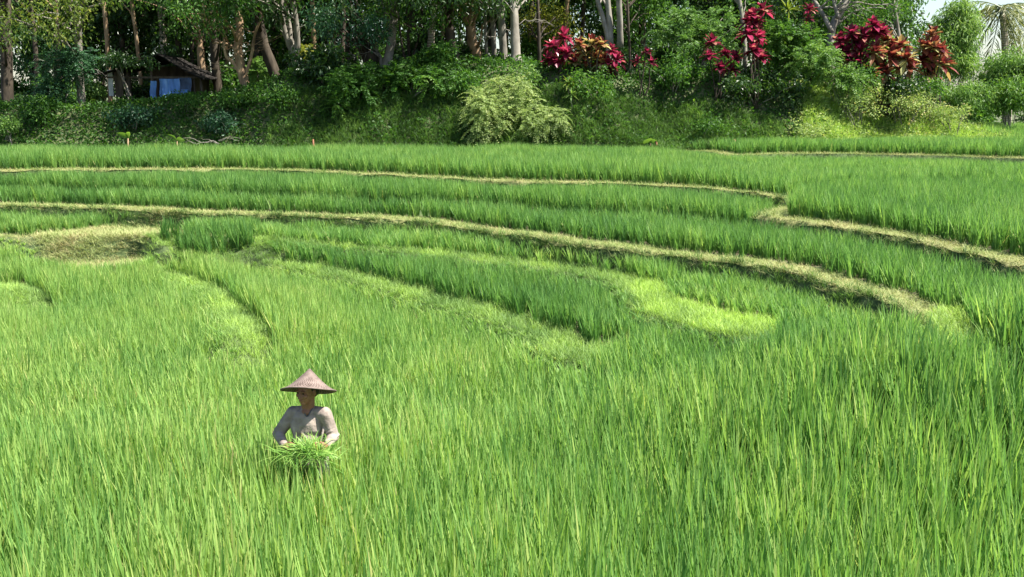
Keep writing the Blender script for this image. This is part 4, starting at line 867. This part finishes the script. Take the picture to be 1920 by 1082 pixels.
# ------------------------------------------------------------------ the farmer
PX0, PY0 = -1.78, 8.62
def PP(px, py, dy=0.0): return atd(px, py, PY0 + dy)
def capsule(mb, a, b, ra, rb, n=14, sq=(1, 1)):
    a = np.asarray(a, float); b = np.asarray(b, float); L_ = np.linalg.norm(b - a); d = (b - a) / (L_ + 1e-9)
    s = []; r = []
    for th in np.linspace(-math.pi / 2, 0, 5): s.append(-ra * -math.sin(th)); r.append(ra * math.cos(th) + 1e-4)
    for th in np.linspace(0, math.pi / 2, 5): s.append(L_ + rb * math.sin(th)); r.append(rb * math.cos(th) + 1e-4)
    ref = np.array([1.0, 0, 0]) if abs(d[0]) < 0.8 else np.array([0, 1.0, 0])
    u = np.cross(d, np.cross(ref, d)); u /= np.linalg.norm(u); w_ = np.cross(d, u)
    th = np.linspace(0, 2 * math.pi, n, endpoint=False)
    ring = np.cos(th)[:, None] * u * sq[0] + np.sin(th)[:, None] * w_ * sq[1]
    v = np.concatenate([a + d * ss + ring * rr for ss, rr in zip(s, r)]); m_ = len(s)
    i = np.arange(m_ - 1)[:, None] * n; j = np.arange(n)[None]; j2 = (j + 1) % n
    mb.add(v, np.stack([i + j, i + j2, i + n + j2, i + n + j], -1).reshape(-1, 4))
def ball(mb, c, r, M=None, n=16):
    th = np.linspace(0.02, math.pi - 0.02, 10); ph = np.linspace(0, 2 * math.pi, n, endpoint=False)
    T, F = np.meshgrid(th, ph, indexing='ij'); v = np.stack([np.sin(T) * np.cos(F), np.sin(T) * np.sin(F), np.cos(T)], -1).reshape(-1, 3) * np.asarray(r)
    if M is not None: v = v @ M.T
    i = np.arange(9)[:, None] * n; j = np.arange(n)[None]; j2 = (j + 1) % n
    mb.add(v + c, np.stack([i + j, i + n + j, i + n + j2, i + j2], -1).reshape(-1, 4))
def fuse(mb, vox, smooth_it=4):
    """one continuous surface out of overlapping volumes"""
    v = np.concatenate(mb.v); f = np.concatenate(mb.f)
    o = bpy.data.objects.new('fuse', mesh_data('fuse', v, f, [])); COL.objects.link(o)
    r = o.modifiers.new('r', 'REMESH'); r.mode = 'VOXEL'; r.voxel_size = vox; r.use_smooth_shade = True
    s = o.modifiers.new('s', 'SMOOTH'); s.iterations = smooth_it; s.factor = 0.5
    dg = bpy.context.evaluated_depsgraph_get(); dg.update()
    me = bpy.data.meshes.new_from_object(o.evaluated_get(dg)); old = o.data
    bpy.data.objects.remove(o); bpy.data.meshes.remove(old)
    return me
M_SKIN = solid('skin', [(0.3, (0.17, 0.075, 0.042)), (0.7, (0.27, 0.125, 0.072))], scale=14, rough=0.5, bump=0.05, spec=0.35)
M_SHIRT = solid('shirt_cloth', [(0.25, (0.18, 0.145, 0.125)), (0.5, (0.28, 0.23, 0.20)), (0.75, (0.34, 0.29, 0.255))], scale=11, rough=0.9, bump=0.7, dist=0.03, spec=0.1, detail=3)
M_TROUS = solid('trouser_cloth', [(0.3, (0.02, 0.022, 0.03)), (0.7, (0.05, 0.052, 0.06))], scale=12, rough=0.9, bump=0.2)
M_COLLAR = solid('collar_cloth', [(0.3, (0.05, 0.05, 0.055)), (0.7, (0.11, 0.105, 0.11))], scale=30, rough=0.9, bump=0.1)
M_HAIR = solid('hair', [(0.3, (0.008, 0.007, 0.006)), (0.7, (0.02, 0.017, 0.015))], scale=60, rough=0.5, bump=0.3, stretch=(1, 1, 0.1))
M_EYE = solid('eye', [(0.3, (0.01, 0.008, 0.006)), (0.7, (0.02, 0.015, 0.012))], rough=0.2, bump=0)
PB = np.array([PX0, PY0, hz(PX0, PY0)])
person = empty('person', PB, 'person in a conical woven hat and grey shirt standing waist-deep in the rice', 'person')
SL, SR = PP(550, 774, 0.04), PP(609, 776, -0.03)
EL, ER = PP(522, 813, 0.04), PP(625, 818, -0.02)
HL, HR = PP(533, 835, -0.16), PP(613, 834, -0.19)
NK = PP(577, 765, 0.01); HEAD = PP(575.5, 733, -0.03)
PEL = np.array([NK[0], PY0 + 0.03, PB[2] + 0.74]); CH = PP(578, 797, 0.015)
yaw = R(-30)
HM = np.array(Matrix.Rotation(yaw, 3, 'Z') @ Matrix.Rotation(R(6), 3, 'X'))   # head looks to the picture's left, a little down; local -Y is the face
def hd(x, y, z): return HEAD + HM @ np.array([x, y, z])
mb = MB()
# head and neck
ball(mb, hd(0, 0.008, 0.022), (0.073, 0.094, 0.078), HM); ball(mb, hd(0, -0.030, -0.035), (0.056, 0.062, 0.072), HM); ball(mb, hd(0, -0.066, -0.088), (0.026, 0.024, 0.020), HM)
for sx in (-1, 1):
    ball(mb, hd(sx * 0.040, -0.066, -0.022), (0.024, 0.022, 0.020), HM); ball(mb, hd(sx * 0.074, 0.012, -0.012), (0.010, 0.020, 0.032), HM)
    ball(mb, hd(sx * 0.030, -0.082, 0.024), (0.026, 0.012, 0.008), HM); ball(mb, hd(sx * 0.011, -0.099, -0.036), (0.008, 0.010, 0.007), HM)
capsule(mb, hd(0, -0.086, 0.018), hd(0, -0.104, -0.030), 0.009, 0.013)
ball(mb, hd(0, -0.090, -0.058), (0.023, 0.010, 0.005), HM); ball(mb, hd(0, -0.088, -0.068), (0.020, 0.010, 0.006), HM)
capsule(mb, hd(0, 0.02, -0.04), NK + [0, 0.005, -0.03], 0.052, 0.060)
# trunk, arms, legs
ball(mb, CH, (0.132, 0.082, 0.145)); ball(mb, (CH + PEL) / 2, (0.122, 0.085, 0.17)); ball(mb, PEL, (0.148, 0.105, 0.12))
capsule(mb, SL, SR, 0.040, 0.040); ball(mb, NK + [0, -0.03, -0.03], (0.058, 0.046, 0.042))
for S_, E_, H_ in ((SL, EL, HL), (SR, ER, HR)):
    capsule(mb, S_, E_, 0.044, 0.036); capsule(mb, E_, H_, 0.036, 0.024)
for sx in (-1, 1):
    hip = PEL + [sx * 0.085, 0, -0.05]; kn = np.array([PEL[0] + sx * 0.10, PY0 - 0.03, PB[2] + 0.40]); an = np.array([PEL[0] + sx * 0.11, PY0 + 0.05, PB[2] + 0.05])
    capsule(mb, hip, kn, 0.082, 0.055); capsule(mb, kn, an, 0.053, 0.036); capsule(mb, an + [0, 0, -0.03], an + [sx * 0.02, -0.15, -0.04], 0.036, 0.026)
# hands: palm, four bent fingers and a thumb closing on the bundle
for H_, E_, sx in ((HL, EL, 1), (HR, ER, -1)):
    fw = nrm(H_ - E_); inn = nrm(np.array([sx * 1.0, -0.25, -0.15])); fw = nrm(fw * 0.6 + inn * 0.5); side = nrm(np.cross(fw, inn)); pc = H_ + fw * 0.045
    if side[2] < 0: side = -side
    capsule(mb, H_, pc + fw * 0.02, 0.024, 0.030); capsule(mb, pc - side * 0.022, pc + side * 0.022, 0.022, 0.022)
    for q, ln in zip((-0.033, -0.011, 0.011, 0.033), (0.8, 0.95, 1.0, 0.9)):
        b0 = pc + fw * 0.035 + side * q; b1 = b0 + (fw * 0.85 + inn * 0.4) * 0.038 * ln; b2 = b1 + (fw * 0.3 + inn * 0.9) * 0.028 * ln; b3 = b2 + (inn * 0.9 - fw * 0.35) * 0.022 * ln
        capsule(mb, b0, b1, 0.0100, 0.0092, 8); capsule(mb, b1, b2, 0.0092, 0.0085, 8); capsule(mb, b2, b3, 0.0085, 0.0075, 8)
    t0 = pc + side * 0.030 - fw * 0.01; t1 = t0 + side * 0.022 + fw * 0.020 + inn * 0.012; t2 = t1 + inn * 0.026 + fw * 0.020
    capsule(mb, t0, t1, 0.012, 0.0105, 8); capsule(mb, t1, t2, 0.0105, 0.009, 8)
me = fuse(mb, 0.0045, 3); me.materials.append(M_SKIN)
me.transform(Matrix.Translation(-Vector(PB))); link('body', me, person)
mb = MB()
for sx in (-1, 1): ball(mb, hd(sx * 0.031, -0.0835, 0.006), (0.011, 0.007, 0.006), HM)
mb.build('eyes', M_EYE, person, PB, True)
mb = MB(); ball(mb, hd(0, 0.022, 0.025), (0.078, 0.092, 0.075), HM); ball(mb, hd(0, 0.075, -0.035), (0.050, 0.035, 0.05), HM)
for sx in (-1, 1): ball(mb, hd(sx * 0.070, 0.045, -0.005), (0.012, 0.035, 0.045), HM)
me = fuse(mb, 0.006, 4); me.materials.append(M_HAIR); me.transform(Matrix.Translation(-Vector(PB))); link('hair', me, person)
# shirt: loose over trunk and arms, folds at elbow and waist
mb = MB()
ball(mb, CH + [0, 0, 0.0], (0.158, 0.112, 0.175)); ball(mb, (CH + PEL) / 2 + [0, -0.01, 0], (0.152, 0.118, 0.19)); ball(mb, PEL + [0, -0.005, 0.02], (0.168, 0.125, 0.10))
capsule(mb, SL, NK + [0, 0.02, -0.035], 0.058, 0.052); capsule(mb, SR, NK + [0, 0.02, -0.035], 0.058, 0.052); capsule(mb, (SL + SR) / 2 + [0, 0, 0.0], NK + [0, 0.01, -0.012], 0.075, 0.062)
for S_, E_, H_ in ((SL, EL, HL), (SR, ER, HR)):
    capsule(mb, S_, E_, 0.061, 0.050); capsule(mb, E_, H_ - nrm(H_ - E_) * 0.012, 0.049, 0.034)
    for k in range(5):
        c = E_ + (S_ - E_) * rng.uniform(-0.05, 0.45); ax = nrm(S_ - E_); ball(mb, c + rng.normal(size=3) * 0.006, np.array([0.0535, 0.0535, 0.012]), np.array(Vector(ax).to_track_quat('Z', 'Y').to_matrix() @ Matrix.Rotation(R(rng.uniform(-25, 25)), 3, 'X')))
    for k in range(5):
        c = E_ + (H_ - E_) * (0.15 + 0.16 * k); ax = nrm(H_ - E_); rr_ = 0.051 - 0.013 * (0.15 + 0.16 * k); ball(mb, c, (rr_, rr_, 0.012), np.array(Vector(ax).to_track_quat('Z', 'Y').to_matrix() @ Matrix.Rotation(R(rng.uniform(-25, 25)), 3, 'X')))
for a, b, r_ in [(PP(560, 804, -0.074), PP(572, 820, -0.100), 0.010), (PP(549, 794, -0.042), PP(554, 822, -0.080), 0.012), (PP(607, 800, -0.062), PP(602, 826, -0.094), 0.011)]:
    capsule(mb, a, b, r_, r_ * 0.7)
me = fuse(mb, 0.005, 9)
from mathutils.bvhtree import BVHTree
_t = bpy.data.objects.new('probe', me); SHIRT_BVH = BVHTree.FromPolygons([v.co.copy() for v in me.vertices], [list(q.vertices) for q in me.polygons]); bpy.data.objects.remove(_t)
bm = bmesh.new(); bm.from_mesh(me)
z0 = PP(576, 772, -0.1)[2]; VB = PP(575, 783, -0.1)                    # the V of the neck
def in_v(c):
    dz = c.z - VB[2]
    if c.y > NK[1] - 0.01: return c.z > NK[2] + 0.018 and math.hypot(c.x - NK[0], c.y - NK[1]) < 0.082
    return dz > 0 and abs(c.x - VB[0] - 0.15 * (NK[0] - VB[0])) < 0.008 + 0.50 * dz and math.hypot(c.x - NK[0], c.y - NK[1]) < 0.20 and abs(c.x - NK[0]) < 0.066
bmesh.ops.delete(bm, geom=[f for f in bm.faces if in_v(f.calc_center_median()) or f.calc_center_median().z < PEL[2] - 0.05], context='FACES')
bm.to_mesh(me); bm.free(); me.materials.append(M_SHIRT)
me.transform(Matrix.Translation(-Vector(PB)))
sh = link('shirt', me, person); sh['label'] = 'grey-beige long-sleeved shirt with a dark-edged neck'
so = sh.modifiers.new('thick', 'SOLIDIFY'); so.thickness = 0.004; so.offset = 0.0
# neck of the shirt
bmv = [v.co + Vector(PB) for v in me.vertices]
edge_use = {}
for pgn in me.polygons:
    for e in pgn.edge_keys: edge_use[e] = edge_use.get(e, 0) + 1
bv = {i for e, c in edge_use.items() if c == 1 for i in e if bmv[i].z > PEL[2] + 0.15}
if bv:
    pts = np.array([bmv[i] for i in bv]); an = np.arctan2(pts[:, 1] - NK[1] + 0.03, pts[:, 0] - NK[0]); o_ = np.argsort(an); pts = pts[o_]
    k = max(1, len(pts) // 60); pts = pts[::k]; w5 = np.concatenate([pts[-2:], pts, pts[:2]]); ps = sum(w5[i:i + len(pts)] for i in range(5)) / 5
    mb = MB(); mb.add(*tube(np.concatenate([ps, ps[:2]]), [0.006] * (len(ps) + 2), 6)); mb.build('collar', M_COLLAR, sh, PB, True)
mb = MB()                                                                      # faded print on the chest, too worn to read
for r_ in range(3):
    for c_ in range(3 + (r_ == 1)):
        px_ = 581.5 + c_ * 2.9 + r_ * 0.4; o0 = Vector((0, 0, CAM_Z)); hit = SHIRT_BVH.ray_cast(o0, Vector(ray(px_, 790.5 + r_ * 2.6)).normalized())[0]
        if hit is not None: ball(mb, np.array(hit), (0.0048, 0.0022, 0.0030), n=8)
M_PRINT = solid('faded_print', [(0.3, (0.45, 0.42, 0.30)), (0.7, (0.62, 0.58, 0.42))], bump=0)
if mb.n: mb.build('chest_print', M_PRINT, sh, PB, True)
# trousers
mb = MB(); ball(mb, PEL + [0, 0, -0.02], (0.158, 0.116, 0.12))
for sx in (-1, 1):
    hip = PEL + [sx * 0.085, 0, -0.05]; kn = np.array([PEL[0] + sx * 0.10, PY0 - 0.03, PB[2] + 0.40]); an = np.array([PEL[0] + sx * 0.11, PY0 + 0.05, PB[2] + 0.12])
    capsule(mb, hip, kn, 0.092, 0.070); capsule(mb, kn, an, 0.068, 0.055)
me = fuse(mb, 0.008, 4); me.materials.append(M_TROUS); me.transform(Matrix.Translation(-Vector(PB))); link('trousers', me, person)
# hat
m, nt, N, L, out = newmat('woven_hat')
tc = N.new('ShaderNodeTexCoord'); sx_ = N.new('ShaderNodeSeparateXYZ'); L.new(tc.outputs['UV'], sx_.inputs[0])
def wv(src, k):
    a = N.new('ShaderNodeMath'); a.operation = 'MULTIPLY'; L.new(src, a.inputs[0]); a.inputs[1].default_value = k
    b = N.new('ShaderNodeMath'); b.operation = 'SINE'; L.new(a.outputs[0], b.inputs[0]); return b.outputs[0]
mm = N.new('ShaderNodeMath'); mm.operation = 'MULTIPLY'; L.new(wv(sx_.outputs[0], 2 * math.pi * 46), mm.inputs[0]); L.new(wv(sx_.outputs[1], 2 * math.pi * 15), mm.inputs[1])
no = N.new('ShaderNodeTexNoise'); no.inputs['Scale'].default_value = 16; no.inputs['Detail'].default_value = 6; L.new(tc.outputs['Object'], no.inputs[0])
ad = N.new('ShaderNodeMath'); ad.operation = 'MULTIPLY_ADD'; L.new(mm.outputs[0], ad.inputs[0]); ad.inputs[1].default_value = 0.26; L.new(no.outputs['Fac'], ad.inputs[2])
rp = ramp_node(N, [(0.25, (0.07, 0.050, 0.040)), (0.5, (0.15, 0.112, 0.095)), (0.78, (0.23, 0.18, 0.155))]); L.new(ad.outputs[0], rp.inputs[0])
p = N.new('ShaderNodeBsdfPrincipled'); p.inputs['Roughness'].default_value = 0.75; p.inputs['Specular IOR Level'].default_value = 0.2; L.new(rp.outputs[0], p.inputs['Base Color'])
bp = N.new('ShaderNodeBump'); bp.inputs['Strength'].default_value = 0.5; bp.inputs['Distance'].default_value = 0.006; L.new(ad.outputs[0], bp.inputs['Height']); L.new(bp.outputs[0], p.inputs['Normal']); L.new(p.outputs[0], out.inputs[0])
M_HAT = m
hh = 0.188
prof = [(0.0005, hh), (0.006, hh * 0.985), (0.022, hh * 0.90), (0.050, hh * 0.745), (0.085, hh * 0.56), (0.120, hh * 0.385), (0.152, hh * 0.245), (0.182, hh * 0.130), (0.208, hh * 0.055), (0.228, hh * 0.012), (0.2365, 0.0)]
outer = prof; inner = [(max(r - 0.004, 0.0004), z - 0.007) for r, z in prof][::-1]
rim = [(0.2395, -0.002), (0.2398, -0.008), (0.236, -0.011)]
P_ = np.array(outer + rim + inner); n = 72; th = np.linspace(0, 2 * math.pi, n + 1)
HT = np.array(Matrix.Rotation(R(-22), 3, 'X') @ Matrix.Rotation(R(1.0), 3, 'Y'))
v = np.stack([P_[:, 0][:, None] * np.cos(th) * (1 + 0.012 * np.sin(2 * th)), P_[:, 0][:, None] * np.sin(th), P_[:, 1][:, None] + 0.004 * np.sin(3 * th + 1) * (P_[:, 0] / 0.24)[:, None] ** 2], -1).reshape(-1, 3) @ HT.T
i = np.arange(len(P_) - 1)[:, None] * (n + 1); j = np.arange(n)[None]
f = np.stack([i + j, i + n + 1 + j, i + n + 2 + j, i + j + 1], -1).reshape(-1, 4)
HC = PP(578.5, 731, 0.0)
me = mesh_data('hat', v + HC - PB, f, M_HAT, None, True)
uv = me.uv_layers.new(name='uv'); U = np.stack([np.tile(th / (2 * math.pi), len(P_)), np.repeat(np.linspace(0, 1, len(P_)), n + 1)], 1)[f.ravel()]
uv.data.foreach_set('uv', U.astype(np.float32).ravel())
hat = link('hat', me, person); hat['label'] = 'conical woven hat, faded brownish pink'
mb = MB(); th2 = np.linspace(0, 2 * math.pi, 60); c = np.stack([0.2385 * np.cos(th2) * (1 + 0.012 * np.sin(2 * th2)), 0.2385 * np.sin(th2), -0.005 + 0.004 * np.sin(3 * th2 + 1)], 1) @ HT.T + HC
mb.add(*tube(c, [0.0055] * 60, 8)); mb.build('hat_rim', M_HAT, hat, PB, True)
# armful of cut grass
M_CUT = leafmat('cut_grass', [(0.0, (0.08, 0.20, 0.04)), (0.4, (0.20, 0.38, 0.08)), (0.75, (0.36, 0.50, 0.14)), (1.0, (0.48, 0.46, 0.16))], transl=0.42, rough=0.45, spec=0.35)
BC = PP(580, 848, -0.29); mb = MB()
for k in range(13):
    u = (k - 6) / 6
    vv, ff, aa = blade_tuft(26, (0.09, 0.20), 0.011, (0.9, 0.45), (0.3, 1.4), 0.05, 5, (0.5, 0.14), 1.0, 0.04)
    Rm = np.array(Matrix.Rotation(rng.uniform(-0.5, 0.5), 3, 'Y') @ Matrix.Rotation(rng.uniform(-0.2, 0.7), 3, 'X'))
    mb.add(vv @ Rm.T + BC + [u * 0.125, rng.normal() * 0.03, 0.03 * (1 - u * u) + rng.normal() * 0.015 - 0.02], ff, np.clip(aa, 0, 1))
for k in range(90):                                           # the bulk: blades lying along the arms
    a = BC + [rng.normal() * 0.10, rng.normal() * 0.045, rng.normal() * 0.035 - 0.03]
    vv, ff, aa = blade_tuft(2, (0.15, 0.3), 0.011, (1.35, 0.25), (0.1, 0.6), 0.02, 5, (0.4, 0.16)); mb.add(vv + a, ff, np.clip(aa, 0, 1))
o = mb.build('grass_bundle', M_CUT); tag(o, 'armful of fresh bright green cut grass held by the farmer', 'grass bundle')
